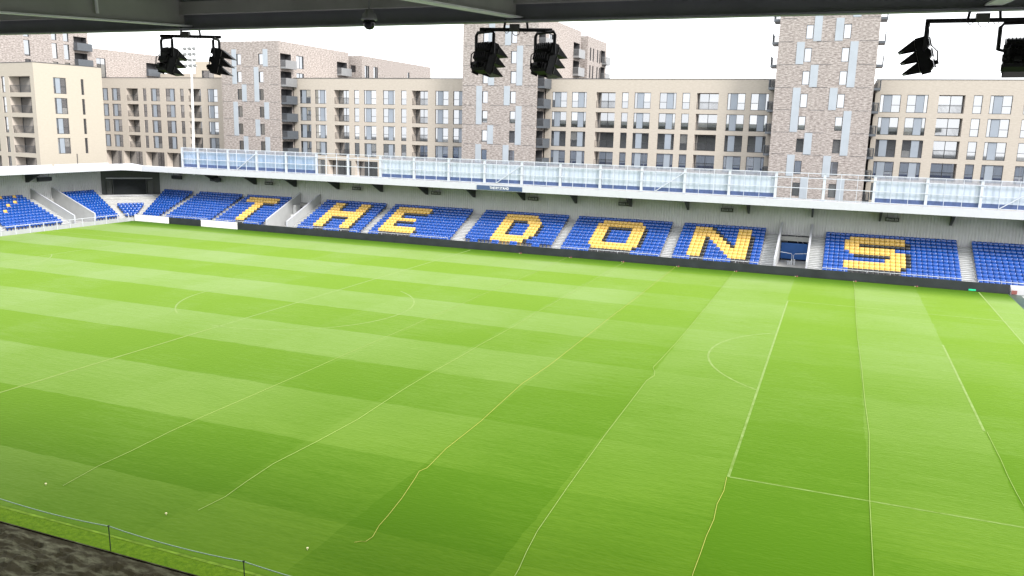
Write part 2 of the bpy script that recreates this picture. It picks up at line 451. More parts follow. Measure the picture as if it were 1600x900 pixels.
# ------------------------------------------------------------------ mesh helpers
class MB:
    """collects faces in world space, then links them as one mesh object"""
    def __init__(s):
        s.v, s.f, s.m = [], [], []

    def face(s, pts, mi=0):
        n = len(s.v)
        s.v += [tuple(p) for p in pts]
        s.f.append(tuple(range(n, n + len(pts))))
        s.m.append(mi)

    def box(s, x0, x1, y0, y1, z0, z1, mi=0):
        n = len(s.v)
        s.v += [(x0, y0, z0), (x1, y0, z0), (x1, y1, z0), (x0, y1, z0), (x0, y0, z1), (x1, y0, z1), (x1, y1, z1), (x0, y1, z1)]
        for q in ((0, 3, 2, 1), (4, 5, 6, 7), (0, 1, 5, 4), (1, 2, 6, 5), (2, 3, 7, 6), (3, 0, 4, 7)):
            s.f.append(tuple(n + i for i in q))
            s.m.append(mi)

    def obox(s, o, U, N, u0, u1, n0, n1, z0, z1, mi=0):
        """box along a wall: U = along, N = outward"""
        n = len(s.v)
        for z in (z0, z1):
            for u, d in ((u0, n1), (u1, n1), (u1, n0), (u0, n0)):
                s.v.append((o[0] + U[0] * u + N[0] * d, o[1] + U[1] * u + N[1] * d, z))
        for q in ((0, 3, 2, 1), (4, 5, 6, 7), (0, 1, 5, 4), (1, 2, 6, 5), (2, 3, 7, 6), (3, 0, 4, 7)):
            s.f.append(tuple(n + i for i in q))
            s.m.append(mi)

    def prism(s, poly, axis, a0, a1, mi=0):
        """extrude a polygon: axis 'x' -> poly is (y, z); axis 'y' -> poly is (x, z); 'z' -> (x, y)"""
        n, k = len(s.v), len(poly)
        for a in (a0, a1):
            for p in poly:
                s.v.append({'x': (a, p[0], p[1]), 'y': (p[0], a, p[1]), 'z': (p[0], p[1], a)}[axis])
        s.f.append(tuple(n + i for i in range(k)))
        s.m.append(mi)
        s.f.append(tuple(n + k + i for i in reversed(range(k))))
        s.m.append(mi)
        for i in range(k):
            j = (i + 1) % k
            s.f.append((n + i, n + k + i, n + k + j, n + j))
            s.m.append(mi)

    def tube(s, pts, r, seg=6, mi=0, closed=False):
        pts = [Vector(p) for p in pts]
        n = len(s.v)
        for i, p in enumerate(pts):
            a = pts[max(i - 1, 0)]
            b = pts[min(i + 1, len(pts) - 1)]
            d = (b - a).normalized()
            h = Vector((0, 0, 1)) if abs(d.z) < 0.9 else Vector((1, 0, 0))
            e1 = d.cross(h).normalized()
            e2 = d.cross(e1)
            rr = r[i] if isinstance(r, (list, tuple)) else r
            for q in range(seg):
                t = 2 * math.pi * q / seg
                s.v.append(tuple(p + e1 * math.cos(t) * rr + e2 * math.sin(t) * rr))
        for i in range(len(pts) - 1):
            for q in range(seg):
                q2 = (q + 1) % seg
                s.f.append((n + i * seg + q, n + i * seg + q2, n + (i + 1) * seg + q2, n + (i + 1) * seg + q))
                s.m.append(mi)
        s.f.append(tuple(n + q for q in reversed(range(seg))))
        s.m.append(mi)
        s.f.append(tuple(n + (len(pts) - 1) * seg + q for q in range(seg)))
        s.m.append(mi)

    def lathe(s, c, prof, seg=16, mi=0):
        n = len(s.v)
        for r, z in prof:
            for q in range(seg):
                t = 2 * math.pi * q / seg
                s.v.append((c[0] + r * math.cos(t), c[1] + r * math.sin(t), c[2] + z))
        for i in range(len(prof) - 1):
            for q in range(seg):
                q2 = (q + 1) % seg
                s.f.append((n + i * seg + q, n + i * seg + q2, n + (i + 1) * seg + q2, n + (i + 1) * seg + q))
                s.m.append(mi)

    def xform(s, mat, start=0):
        for i in range(start, len(s.v)):
            s.v[i] = tuple(mat @ Vector(s.v[i]))

    def mesh(s, name, mats, off=(0, 0, 0), smooth=False, fix=True):
        me = bpy.data.meshes.new(name)
        me.from_pydata([(v[0] - off[0], v[1] - off[1], v[2] - off[2]) for v in s.v], [], s.f)
        for m in (mats if isinstance(mats, (list, tuple)) else [mats]):
            me.materials.append(MT[m] if isinstance(m, str) else m)
        me.polygons.foreach_set('material_index', s.m)
        if smooth:
            me.polygons.foreach_set('use_smooth', [True] * len(s.f))
        me.update()
        if fix:
            bm = bmesh.new()
            bm.from_mesh(me)
            bmesh.ops.recalc_face_normals(bm, faces=bm.faces)
            bm.to_mesh(me)
            bm.free()
        return me

    def build(s, name, mats, parent=None, smooth=False, fix=True):
        """vertices are in world space; the origin of the thing that carries the part is taken off"""
        off = WORLD.get(parent.name, (0, 0, 0)) if parent else (0, 0, 0)
        o = bpy.data.objects.new(name, s.mesh(name, mats, off, smooth, fix))
        COL.objects.link(o)
        if parent:
            o.parent = parent
        WORLD[o.name] = off
        return o

WORLD = {}

def tag(o, label, cat, group=None, kind=None):
    o['label'] = label
    o['category'] = cat
    if group:
        o['group'] = group
    if kind:
        o['kind'] = kind
    return o

def thing(name, loc, label, cat, group=None):
    o = bpy.data.objects.new(name, None)
    o.empty_display_size = 0.3
    COL.objects.link(o)
    o.location = loc
    WORLD[o.name] = tuple(loc)
    return tag(o, label, cat, group)

def inst(name, me, parent, loc, rotz=0.0, scale=(1, 1, 1)):
    """a part placed at a world position, sharing its mesh"""
    o = bpy.data.objects.new(name, me)
    COL.objects.link(o)
    off = WORLD.get(parent.name, (0, 0, 0)) if parent else (0, 0, 0)
    o.location = (loc[0] - off[0], loc[1] - off[1], loc[2] - off[2])
    o.rotation_euler = (0, 0, rotz)
    o.scale = scale
    if parent:
        o.parent = parent
    WORLD[o.name] = tuple(loc)
    return o

def child(name, me, parent, loc, scale=(1, 1, 1)):
    """a sub-part in its parent's own axes"""
    o = bpy.data.objects.new(name, me)
    COL.objects.link(o)
    o.parent = parent
    o.location = loc
    o.scale = scale
    return o

def structure(o):
    o['kind'] = 'structure'
    return o

def text_mesh(body, size, mat, extrude=0.006):
    cu = bpy.data.curves.new('lettering', 'FONT')
    cu.body = body
    cu.size = size
    cu.extrude = extrude
    cu.offset = size * 0.012
    cu.space_character = 1.08
    cu.space_word = 0.7
    cu.align_x = 'CENTER'
    cu.align_y = 'CENTER'
    o = bpy.data.objects.new('lettering_curve', cu)
    COL.objects.link(o)
    bpy.context.view_layer.update()
    me = bpy.data.meshes.new_from_object(o.evaluated_get(bpy.context.evaluated_depsgraph_get()))
    bpy.data.objects.remove(o)
    bpy.data.curves.remove(cu)
    me.name = 'lettering'
    me.materials.clear()
    me.materials.append(MT[mat])
    return me

ORD = ['', 'first', 'second', 'third', 'fourth', 'fifth', 'sixth', 'seventh', 'eighth', 'ninth', 'tenth', 'eleventh',
       'twelfth', 'thirteenth', 'fourteenth', 'fifteenth', 'sixteenth', 'seventeenth', 'eighteenth', 'nineteenth', 'twentieth',
       'twenty-first', 'twenty-second', 'twenty-third', 'twenty-fourth', 'twenty-fifth', 'twenty-sixth']

# ------------------------------------------------------------------ ground and pitch
b = MB()
b.face([(-900, -700, -0.3), (900, -700, -0.3), (900, 1100, -0.3), (-900, 1100, -0.3)])
structure(b.build('ground', 'asphalt'))
b = MB()
nx, ny = 110, 70
xs = [-52.3 + (54.9 + 52.3) * i / nx for i in range(nx + 1)]
ys = [-34.2 + (33.7 + 34.2) * j / ny for j in range(ny + 1)]
for y in ys:
    for x in xs:
        b.v.append((x, y, 0.0))
for j in range(ny):
    for i in range(nx):
        a = j * (nx + 1) + i
        b.f.append((a, a + 1, a + nx + 2, a + nx + 1))
        b.m.append(0)
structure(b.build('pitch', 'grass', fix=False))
b = MB()
b.face([(-52.3, -35.06, -0.004), (60, -35.06, -0.004), (60, -34.2, -0.004), (-52.3, -34.2, -0.004)])
structure(b.build('grass_verge', 'verge'))
b = MB()
for x0 in range(-52, 56, 2):
    w = 0.05 + 0.03 * random.random()
    b.face([(x0, -34.28 - w, 0.004), (x0 + 2, -34.28 - w, 0.004), (x0 + 2, -34.26 + w * 0.6, 0.004), (x0, -34.26 + w * 0.6, 0.004)])
structure(b.build('turf_seam', 'edge_line'))
# outside the pitch: wet track on the right, pale kerbs, churned soil in front of the near stand
b = MB()
b.face([(54.9, -35.06, -0.008), (75, -35.06, -0.008), (75, 34.4, -0.008), (54.9, 34.4, -0.008)])
structure(b.build('perimeter_track', 'wet_track'))
b = MB()
b.box(55.9, 56.5, -34, 33, -0.02, 0.02)
structure(b.build('track_kerb', 'concrete'))
b = MB()
nx, ny = 260, 24
from mathutils import noise as mn
for j in range(ny + 1):
    for i in range(nx + 1):
        x = -10 + 40 * i / nx
        y = -35.12 - 3.4 * j / ny
        h = mn.fractal(Vector((x * 1.3, y * 2.0, 0)), 0.8, 2.0, 5) * 0.10 + mn.noise(Vector((x * 4, y * 5, 3))) * 0.035
        b.v.append((x, y, -0.03 + max(-0.12, h) * 1.1 * min(1, j / 3.0)))
for j in range(ny):
    for i in range(nx):
        a = j * (nx + 1) + i
        b.f.append((a, a + nx + 1, a + nx + 2, a + 1))
        b.m.append(0)
structure(b.build('dirt_strip', 'dirt', smooth=False, fix=False))
b = MB()
b.box(-30, 60, -35.10, -35.06, -0.05, 0.005)
structure(b.build('turf_edging', 'dirt'))

# painted lines, faint under the mowing
b = MB()
Z = 0.005
def strip(x0, x1, y0, y1):
    b.face([(x0, y0, Z), (x1, y0, Z), (x1, y1, Z), (x0, y1, Z)])
def arc(cx, cy, r, a0, a1, n=48, w=0.06):
    for i in range(n):
        t0, t1 = a0 + (a1 - a0) * i / n, a0 + (a1 - a0) * (i + 1) / n
        b.face([(cx + (r - w) * math.cos(t0), cy + (r - w) * math.sin(t0), Z), (cx + (r + w) * math.cos(t0), cy + (r + w) * math.sin(t0), Z),
                (cx + (r + w) * math.cos(t1), cy + (r + w) * math.sin(t1), Z), (cx + (r - w) * math.cos(t1), cy + (r - w) * math.sin(t1), Z)])
strip(-0.06, 0.06, -33.9, 33.0)
for sgn in (-1, 1):
    X = 36 * sgn
    strip(min(X, X + .12 * sgn), max(X, X + .12 * sgn), -20.16, 20.16)
    for s2 in (-1, 1):
        strip(min(36.12 * sgn, 52.4 * sgn), max(36.12 * sgn, 52.4 * sgn), s2 * 20.16 - .05, s2 * 20.16 + .05)
    X = 47 * sgn
    strip(X - .06, X + .06, -9.16, 9.16)
    X = 52.45 * sgn
    strip(X - .05, X + .05, -33.9, 33.4)
    a = math.acos(5.5 / 9.15)
    if sgn > 0:
        arc(41.5, 0, 9.15, math.pi - a, math.pi + a)
    else:
        arc(-41.5, 0, 9.15, -a, a)
arc(0, 0, 9.15, math.pi * 0.86, math.pi * 1.30)
arc(0, 0, 9.15, math.pi * 1.47, math.pi * 2.32)
structure(b.build('pitch_markings', 'line', fix=False))

# ------------------------------------------------------------------ far and end grandstands
RD, RH, NR = 0.66, 0.276, 11
Y0, Z0 = 34.55, 0.35                 # first tread of the far stand
XL0 = -53.0                          # first tread of the end stand (runs to -X)
def row_yz(r):
    return Y0 + RD * r, Z0 + RH * r
VOM_L = (-30.05, -26.85)
VOM_R = (33.80, 36.98)

far = thing('grandstand', (0, 36.7, 0), 'long low stand with yellow lettering across its blue seats', 'grandstand')
end = thing('grandstand', (-56, 10, 0), 'low stand at the left end, with a few stray yellow seats', 'grandstand')

def far_l(r):
    return (-51.9 - 0.24 * r, Y0 + RD * r)
def end_r(r):
    return (XL0 - RD * r, 32.55 + 0.22 * r)

b = MB()
segs = [(None, VOM_L[0]), (VOM_L[1], VOM_R[0]), (VOM_R[1], 72.0)]
for x0, x1 in segs:
    for r in range(NR):
        y, z = row_yz(r)
        y1 = y + RD
        xa = far_l(r)[0] if x0 is None else x0
        xb = far_l(r + 1)[0] if x0 is None else x0
        b.face([(xa, y, z - RH if r else -0.05), (x1, y, z - RH if r else -0.05), (x1, y, z), (xa, y, z)])
        b.face([(xa, y, z), (x1, y, z), (x1, y1, z), (xb, y1, z)])
    y, z = row_yz(NR)
# corner wedge of wide steps
for r in range(NR):
    z = Z0 + RH * r
    z_ = z - RH if r else -0.05
    a, c = far_l(r), end_r(r)
    a2, c2 = far_l(r + 1), end_r(r + 1)
    b.face([(c[0], c[1], z_), (a[0], a[1], z_), (a[0], a[1], z), (c[0], c[1], z)])
    b.face([(c[0], c[1], z), (a[0], a[1], z), (a2[0], a2[1], z), (c2[0], c2[1], z)])
b.build('terrace', 'concrete', far, fix=False)

b = MB()
EV = (24.85, 27.95)                   # gangway between the two parapets of the end stand
for y0, y1 in ((-36, EV[0]), (EV[1], None)):
    for r in range(NR):
        x = XL0 - RD * r
        z = Z0 + RH * r
        z_ = z - RH if r else -0.05
        ya = end_r(r)[1] if y1 is None else y1
        yb = end_r(r + 1)[1] if y1 is None else y1
        b.face([(x, y0, z_), (x, ya, z_), (x, ya, z), (x, y0, z)])
        b.face([(x, y0, z), (x, ya, z), (x - RD, yb, z), (x - RD, y0, z)])
b.build('terrace', 'concrete', end, fix=False)

# stairs between the seat blocks (half steps on the terrace)
def stair_far(x0, x1):
    b = MB()
    for r in range(NR):
        y, z = row_yz(r)
        b.box(x0, x1, y + RD * 0.5, y + RD - 0.002, z - 0.02, z + RH * 0.5)
        b.box(x0, x1, y - 0.004, y + RD * 0.5, z - RH * 0.9, z + 0.012)
        for yy, zz in ((y + RD * .5, z + RH * .5), (y - .004, z + .012)):
            b.box(x0 + .03, x1 - .03, yy - .012, yy + .03, zz - .07, zz + .006, 1)
    b.build('stair', ['pale_concrete', 'wall_grey_dark'], far)
for x0, x1 in ((-48.72, -47.55), (-39.75, -38.95), (-31.25, -30.12), (-26.78, -25.68), (-16.18, -15.02), (-3.58, -1.98),
               (9.22, 10.33), (21.83, 23.03), (32.28, 33.74), (37.05, 38.38), (51.18, 52.38), (60.3, 61.5)):
    stair_far(x0, x1)
def stair_end(y0, y1):
    b = MB()
    for r in range(NR):
        x, z = XL0 - RD * r, Z0 + RH * r
        b.box(x - RD + 0.002, x - RD * 0.5, y0, y1, z - 0.02, z + RH * 0.5)
        b.box(x - RD * 0.5, x + 0.004, y0, y1, z - RH * 0.9, z + 0.012)
        for xx, zz in ((x - RD * .5, z + RH * .5), (x + .004, z + .012)):
            b.box(xx - .03, xx + .012, y0 + .03, y1 - .03, zz - .07, zz + .006, 1)
    b.build('stair', ['pale_concrete', 'wall_grey_dark'], end)
for y0, y1 in ((14.2, 15.45), (23.38, 24.78), (28.02, 28.4)):
    stair_end(y0, y1)

# gangway parapets
def parapet_far(xc, t=0.16):
    b = MB()
    b.prism([(34.5, -0.04), (34.5, 1.45), (34.75, 1.55), (41.95, 4.52), (42.0, 4.52), (42.0, -0.04)], 'x', xc - t / 2, xc + t / 2)
    o = b.build('parapet_wall', 'wall_grey', far)
    c = MB()
    c.prism([(34.46, 1.455), (34.73, 1.555), (41.95, 4.525), (41.95, 4.585), (34.71, 1.615), (34.46, 1.515)], 'x', xc - t / 2 - .02, xc + t / 2 + .02)
    c.box(xc - t / 2 - .02, xc + t / 2 + .02, 34.44, 34.497, -0.04, 1.45)
    c.build('coping', 'white', o)
for xc in (VOM_L[0] - 0.02, VOM_L[1] + 0.02, VOM_R[0] + 0.02, VOM_R[1] - 0.02):
    parapet_far(xc)
def parapet_end(yc, t=0.16):
    b = MB()
    k = lambda y: XL0 - (y - Y0)
    b.prism([(k(34.5), -0.04), (k(34.5), 1.45), (k(34.75), 1.55), (k(41.95), 4.55), (k(42.0), 4.55), (k(42.0), -0.04)], 'y', yc - t / 2, yc + t / 2)
    o = b.build('parapet_wall', 'wall_grey', end)
    c = MB()
    c.prism([(k(34.46), 1.455), (k(34.73), 1.555), (k(41.95), 4.555), (k(41.95), 4.615), (k(34.71), 1.615), (k(34.46), 1.515)], 'y', yc - t / 2 - .02, yc + t / 2 + .02)
    c.box(k(34.497), k(34.42), yc - t / 2 - .02, yc + t / 2 + .02, -0.04, 1.45)
    c.build('coping', 'white', o)
for yc in (EV[0] - 0.06, EV[1] + 0.03):
    parapet_end(yc)

# gangway floors and what is seen through the right one
def gangway(x0, x1, tag_parts):
    b = MB()
    b.prism([(34.45, -0.04), (34.45, 0.25), (36.2, 0.35), (41.6, 0.45), (41.6, -0.04)], 'x', x0 + .11, x1 - .11)
    b.build('gangway_floor', 'concrete', far)
    c = MB()
    c.box(x0 + .12, x1 - .12, 45.0, 45.15, 0, 4.2)
    c.box(x0 - 0.2, x0 + 0.1, 42.3, 45.0, 0, 4.2)
    c.box(x1 - 0.1, x1 + 0.2, 42.3, 45.0, 0, 4.2)
    c.build('concourse_wall', 'dark_void', far)
    if tag_parts:
        c = MB()
        c.box(x0 + .14, x1 - .3, 41.75, 41.82, 0.62, 2.38)
        c.build('blue_panel', 'blue_panel', far)
        c = MB()
        c.box(x0 + .14, x0 + .72, 42.9, 43.0, 2.3, 3.5)
        c.tube([(35.0, 43.6, 3.7), (36.75, 42.6, 2.3)], 0.09)
        c.tube([(34.9, 44.0, 3.5), (35.6, 43.6, 2.2)], 0.05)
        c.tube([(35.1, 43.8, 3.4), (36.2, 43.4, 2.2)], 0.04)
        c.build('steel_brace', 'white', far)
        c = MB()
        c.tube([(x0 + .2, 39.6, 1.62), (x0 + 1.35, 39.6, 1.5), (x0 + 1.45, 39.6, 1.35), (x0 + 1.45, 39.6, 0.45)], 0.03)
        c.build('handrail', 'rail', far)
        c = MB()
        c.tube([(x1 - .2, 39.6, 1.62), (x0 + 1.75, 39.6, 1.5), (x0 + 1.62, 39.6, 1.35), (x0 + 1.62, 39.6, 0.45)], 0.03)
        c.build('handrail', 'rail', far)
        for k in (1.15, 1.35, 1.5, 1.78):
            c = MB()
            c.tube([(x0 + k, 38.6, 0.42), (x0 + k, 38.6, 0.85 + 0.2 * (k > 1.4))], 0.06)
            c.build('bollard', 'rail', far)
        c = MB()
        c.tube([(x0 + .1, 34.45, 0.72), (x1 - .1, 34.45, 0.72)], 0.035)
        c.build('front_rail', 'rail', far)
    else:
        c = MB()
        c.box(x0 + .14, x0 + .6, 40.0, 41.0, 0.45, 3.0)
        c.box(x0 + 1.6, x0 + 1.9, 37.5, 39.5, 0.4, 2.0)
        c.build('gangway_step', 'pale_concrete', far)
gangway(VOM_L[0], VOM_L[1], False)
gangway(VOM_R[0], VOM_R[1], True)
b = MB()
b.prism([(-52.95, -0.04), (-52.95, 0.25), (-60.2, 0.45), (-60.2, -0.04)], 'y', EV[0] + .05, EV[1] - .08)
b.build('gangway_floor', 'concrete', end)

# ribbed back walls
def ribbed(p0, p1, z0, z1, parent, holes=(), pitch=0.30, depth=0.055, mat='cladding', zb=None):
    b = MB()
    p0, p1 = Vector(p0), Vector(p1)
    L = (p1 - p0).length
    U = (p1 - p0) / L
    N = Vector((U.y, -U.x))
    n = int(L / pitch)
    prof = []
    for i in range(n):
        s = i * pitch
        prof += [(s, 0), (s + pitch * .22, 0), (s + pitch * .32, depth), (s + pitch * .9, depth)]
    prof.append((L, 0))
    for (s0, d0), (s1, d1) in zip(prof, prof[1:]):
        a = p0 + U * s0 + N * d0
        c = p0 + U * s1 + N * d1
        zz = z0
        for h0, h1, hz in holes:
            if h0 < (a.x + c.x) / 2 < h1:
                zz = hz
        b.face([(a.x, a.y, zz), (c.x, c.y, zz), (c.x, c.y, z1), (a.x, a.y, z1)])
    return b.build('back_wall', mat, parent, fix=False)
YW = Y0 + RD * NR + 0.28
ribbed((-55.3, YW), (72, YW), 3.05, 6.72, far, holes=((VOM_L[0] + .1, VOM_L[1] - .1, 3.2), (VOM_R[0] + .1, VOM_R[1] - .1, 3.22)))
XW = XL0 - RD * NR - 0.28
b = MB()
b.box(-55.3, 72, YW - 0.30, YW + 0.02, 2.6, 3.10)
b.build('top_kerb', 'concrete', far)
ribbed((XW, -36), (XW, 36.2), 3.05, 6.85, end)
b = MB()
b.box(XW - 0.02, XW + 0.3, -36, 36.2, 2.6, 3.10)
b.build('top_kerb', 'concrete', end)
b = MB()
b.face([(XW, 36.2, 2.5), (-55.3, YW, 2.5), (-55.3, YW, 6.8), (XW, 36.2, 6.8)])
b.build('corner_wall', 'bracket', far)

# roofs: white edge beam, soffit and top sheet
ZB_F, ZT_F = 6.74, 7.50
ZB_E, ZT_E = 6.88, 7.74
b = MB()
b.face([(-53.2, 36.75, ZB_F), (72, 36.75, ZB_F), (72, 36.75, ZT_F), (-53.2, 36.75, ZT_F)])
b.face([(-53.2, 36.75, ZT_F), (72, 36.75, ZT_F), (72, 37.35, ZT_F + .02), (-53.2, 37.35, ZT_F + .02)])
b.face([(-53.2, 36.75, ZB_F), (-53.2, 37.0, ZB_F), (72, 37.0, ZB_F), (72, 36.75, ZB_F)])
# corner of the edge beam
b.face([(-55.1, 34.9, ZB_E), (-54.4, 36.1, 6.81), (-54.4, 36.1, 7.62), (-55.1, 34.9, ZT_E)])
b.face([(-54.4, 36.1, 6.81), (-53.2, 36.75, ZB_F), (-53.2, 36.75, ZT_F), (-54.4, 36.1, 7.62)])
b.face([(-55.1, 34.9, ZT_E), (-54.4, 36.1, 7.62), (-53.2, 36.75, ZT_F), (-53.2, 37.35, ZT_F), (-55.7, 37.35, ZT_E), (-55.7, 34.9, ZT_E)])
b.build('edge_beam', 'white', far, fix=False)
b = MB()
b.face([(-60.5, 36.76, 7.0), (72, 36.76, 7.0), (72, 43.5, 6.60), (-60.5, 43.5, 6.60)])
b.face([(-61, 37.36, ZT_F - .02), (72, 37.36, ZT_F - .02), (72, 43.5, 7.0), (-61, 43.5, 7.0)])
b.face([(72, 43.5, 3), (72, 43.5, 7.0), (-61, 43.5, 7.0), (-61, 43.5, 3)])
b.build('roof', 'soffit', far, fix=False)
b = MB()
b.face([(-55.1, -36, ZB_E), (-55.1, 34.9, ZB_E), (-55.1, 34.9, ZT_E), (-55.1, -36, ZT_E)])
b.face([(-55.1, -36, ZT_E), (-55.1, 34.9, ZT_E), (-55.7, 34.9, ZT_E + .02), (-55.7, -36, ZT_E + .02)])
b.build('edge_beam', 'white', end, fix=False)
b = MB()
b.face([(-55.12, -36, 7.1), (-55.12, 37, 7.1), (-61.6, 37, 6.7), (-61.6, -36, 6.7)])
b.face([(-55.7, -36, ZT_E), (-55.7, 37.5, ZT_E), (-61.6, 37.5, 7.1), (-61.6, -36, 7.1)])
b.face([(-61.6, -36, 3), (-61.6, 37, 3), (-61.6, 37, 7.1), (-61.6, -36, 7.1)])
b.build('roof', 'soffit', end, fix=False)
# low upstand behind the end stand's edge
b = MB()
for k in range(8):
    y = 34 - 9 * k
    b.box(-56.55, -56.45, y - 8.6, y, ZT_E, ZT_E + 0.16)
b.build('roof_upstand', 'cladding', end)

for i in range(-3, 11):
    x = -3.55 + 6.74 * i
    if x < -40 and i < -5:
        continue
    b = MB()
    b.prism([(YW - .05, 5.32), (YW - .05, 6.66), (37.2, 6.97), (37.2, 6.86), (39.2, 6.55), (YW - .5, 5.36)], 'x', x - 0.09, x + 0.09)
    b.build('roof_bracket', 'bracket', far)
for i in (-6, -5, -4):
    x = -3.55 + 6.80 * i
    b = MB()
    b.prism([(YW - .05, 5.32), (YW - .05, 6.66), (37.2, 6.97), (37.2, 6.86), (39.2, 6.55), (YW - .5, 5.36)], 'x', x - 0.09, x + 0.09)
    b.build('roof_bracket', 'bracket', far)
for y in (-8, 0, 8, 16.6, 24.2):
    b = MB()
    b.prism([(XW + .05, 5.42), (XW + .05, 6.76), (-55.4, 7.07), (-55.4, 6.96), (-57.6, 6.65), (XW + .5, 5.46)], 'y', y - 0.09, y + 0.09)
    b.build('roof_bracket', 'bracket', end)

# front rails of the seat blocks
for x0, x1 in ((-47.5, -39.8), (-38.9, -31.35), (-25.6, -16.25), (-14.95, -3.65), (10.4, 21.75), (23.1, 32.2), (38.45, 51.1), (52.45, 60.2)):
    b = MB()
    b.tube([(x0, 34.42, 1.0), (x1, 34.42, 1.0)], 0.028)
    n = max(2, int((x1 - x0) / 1.9))
    for k in range(n + 1):
        x = x0 + (x1 - x0) * k / n
        b.tube([(x, 34.42, 0.1), (x, 34.42, 1.0)], 0.022)
    b.build('front_rail', 'rail', far)
# low white wall under the block that has only a few front seats
b = MB()
b.box(-2.0, 9.25, 34.30, 34.40, 0, 0.78)
b.build('front_wall', 'white', far)

# white fence along the foot of the end stand
fence = thing('perimeter_fence', (-52.3, 20, 0), 'white post and rail fence along the foot of the left end stand', 'fence')
b = MB()
b.box(-52.44, -52.34, -20, 33.6, -0.03, 0.52)
b.build('kick_board', 'wall_grey', fence)
b = MB()
b.tube([(-52.3, -20, 1.05), (-52.3, 33.0, 1.05)], 0.045)
b.build('rail', 'white', fence)
pm = MB()
pm.box(-0.05, 0.05, -0.05, 0.05, 0, 1.05)
pme = pm.mesh('post', 'white')
for k in range(22):
    inst('post', pme, fence, (-52.3, 33.0 - 1.9 * k, 0))

# ------------------------------------------------------------------ seats
def seat_mesh(mat):
    b = MB()
    def loft(prof, xs, pin):
        n = len(b.v)
        k = len(prof)
        for x, t in zip(xs, pin):
            cy = sum(p[0] for p in prof) / k
            cz = sum(p[1] for p in prof) / k
            for y, z in prof:
                b.v.append((x, cy + (y - cy) * (0.62 + .38 * t) + (1 - t) * .045, cz + (z - cz) * (0.90 + .10 * t)))
        for i in range(len(xs) - 1):
            for q in range(k):
                q2 = (q + 1) % k
                b.f.append((n + i * k + q, n + i * k + q2, n + (i + 1) * k + q2, n + (i + 1) * k + q))
                b.m.append(0)
        b.f.append(tuple(n + q for q in range(k)))
        b.m.append(0)
        b.f.append(tuple(n + (len(xs) - 1) * k + q for q in reversed(range(k))))
        b.m.append(0)
    xs = (-0.232, -0.21, -0.15, -0.06, 0.06, 0.15, 0.21, 0.232)
    pin = (-.4, .35, .8, 1, 1, .8, .35, -.4)
    loft([(.07, .40), (.035, .47), (.03, .58), (.055, .69), (.09, .755), (.135, .79), (.175, .775), (.165, .73), (.13, .60), (.12, .40)], xs, pin)
    loft([(0.0, .30), (-.12, .32), (-.18, .38), (-.175, .45), (-.12, .505), (-.05, .525), (-.01, .50), (.0, .42)], xs, pin)
    b.box(-0.03, 0.03, -0.02, 0.10, -0.0, 0.36)
    return b.mesh('stadium_seat', mat, smooth=False)
for k_ in ('seat_blue', 'seat_yellow', 'seat_black'):
    p_ = MT[k_].node_tree.nodes['Principled BSDF']
    p_.inputs['Coat Weight'].default_value = 0.25
    p_.inputs['Coat Roughness'].default_value = 0.12
    p_.inputs['Coat IOR'].default_value = 1.5
SEAT = {'B': seat_mesh('seat_blue'), 'Y': seat_mesh('seat_yellow'), 'K': seat_mesh('seat_black')}
for me in SEAT.values():
    me.polygons.foreach_set('use_smooth', [len(p.vertices) == 4 and i < 130 for i, p in enumerate(me.polygons)])

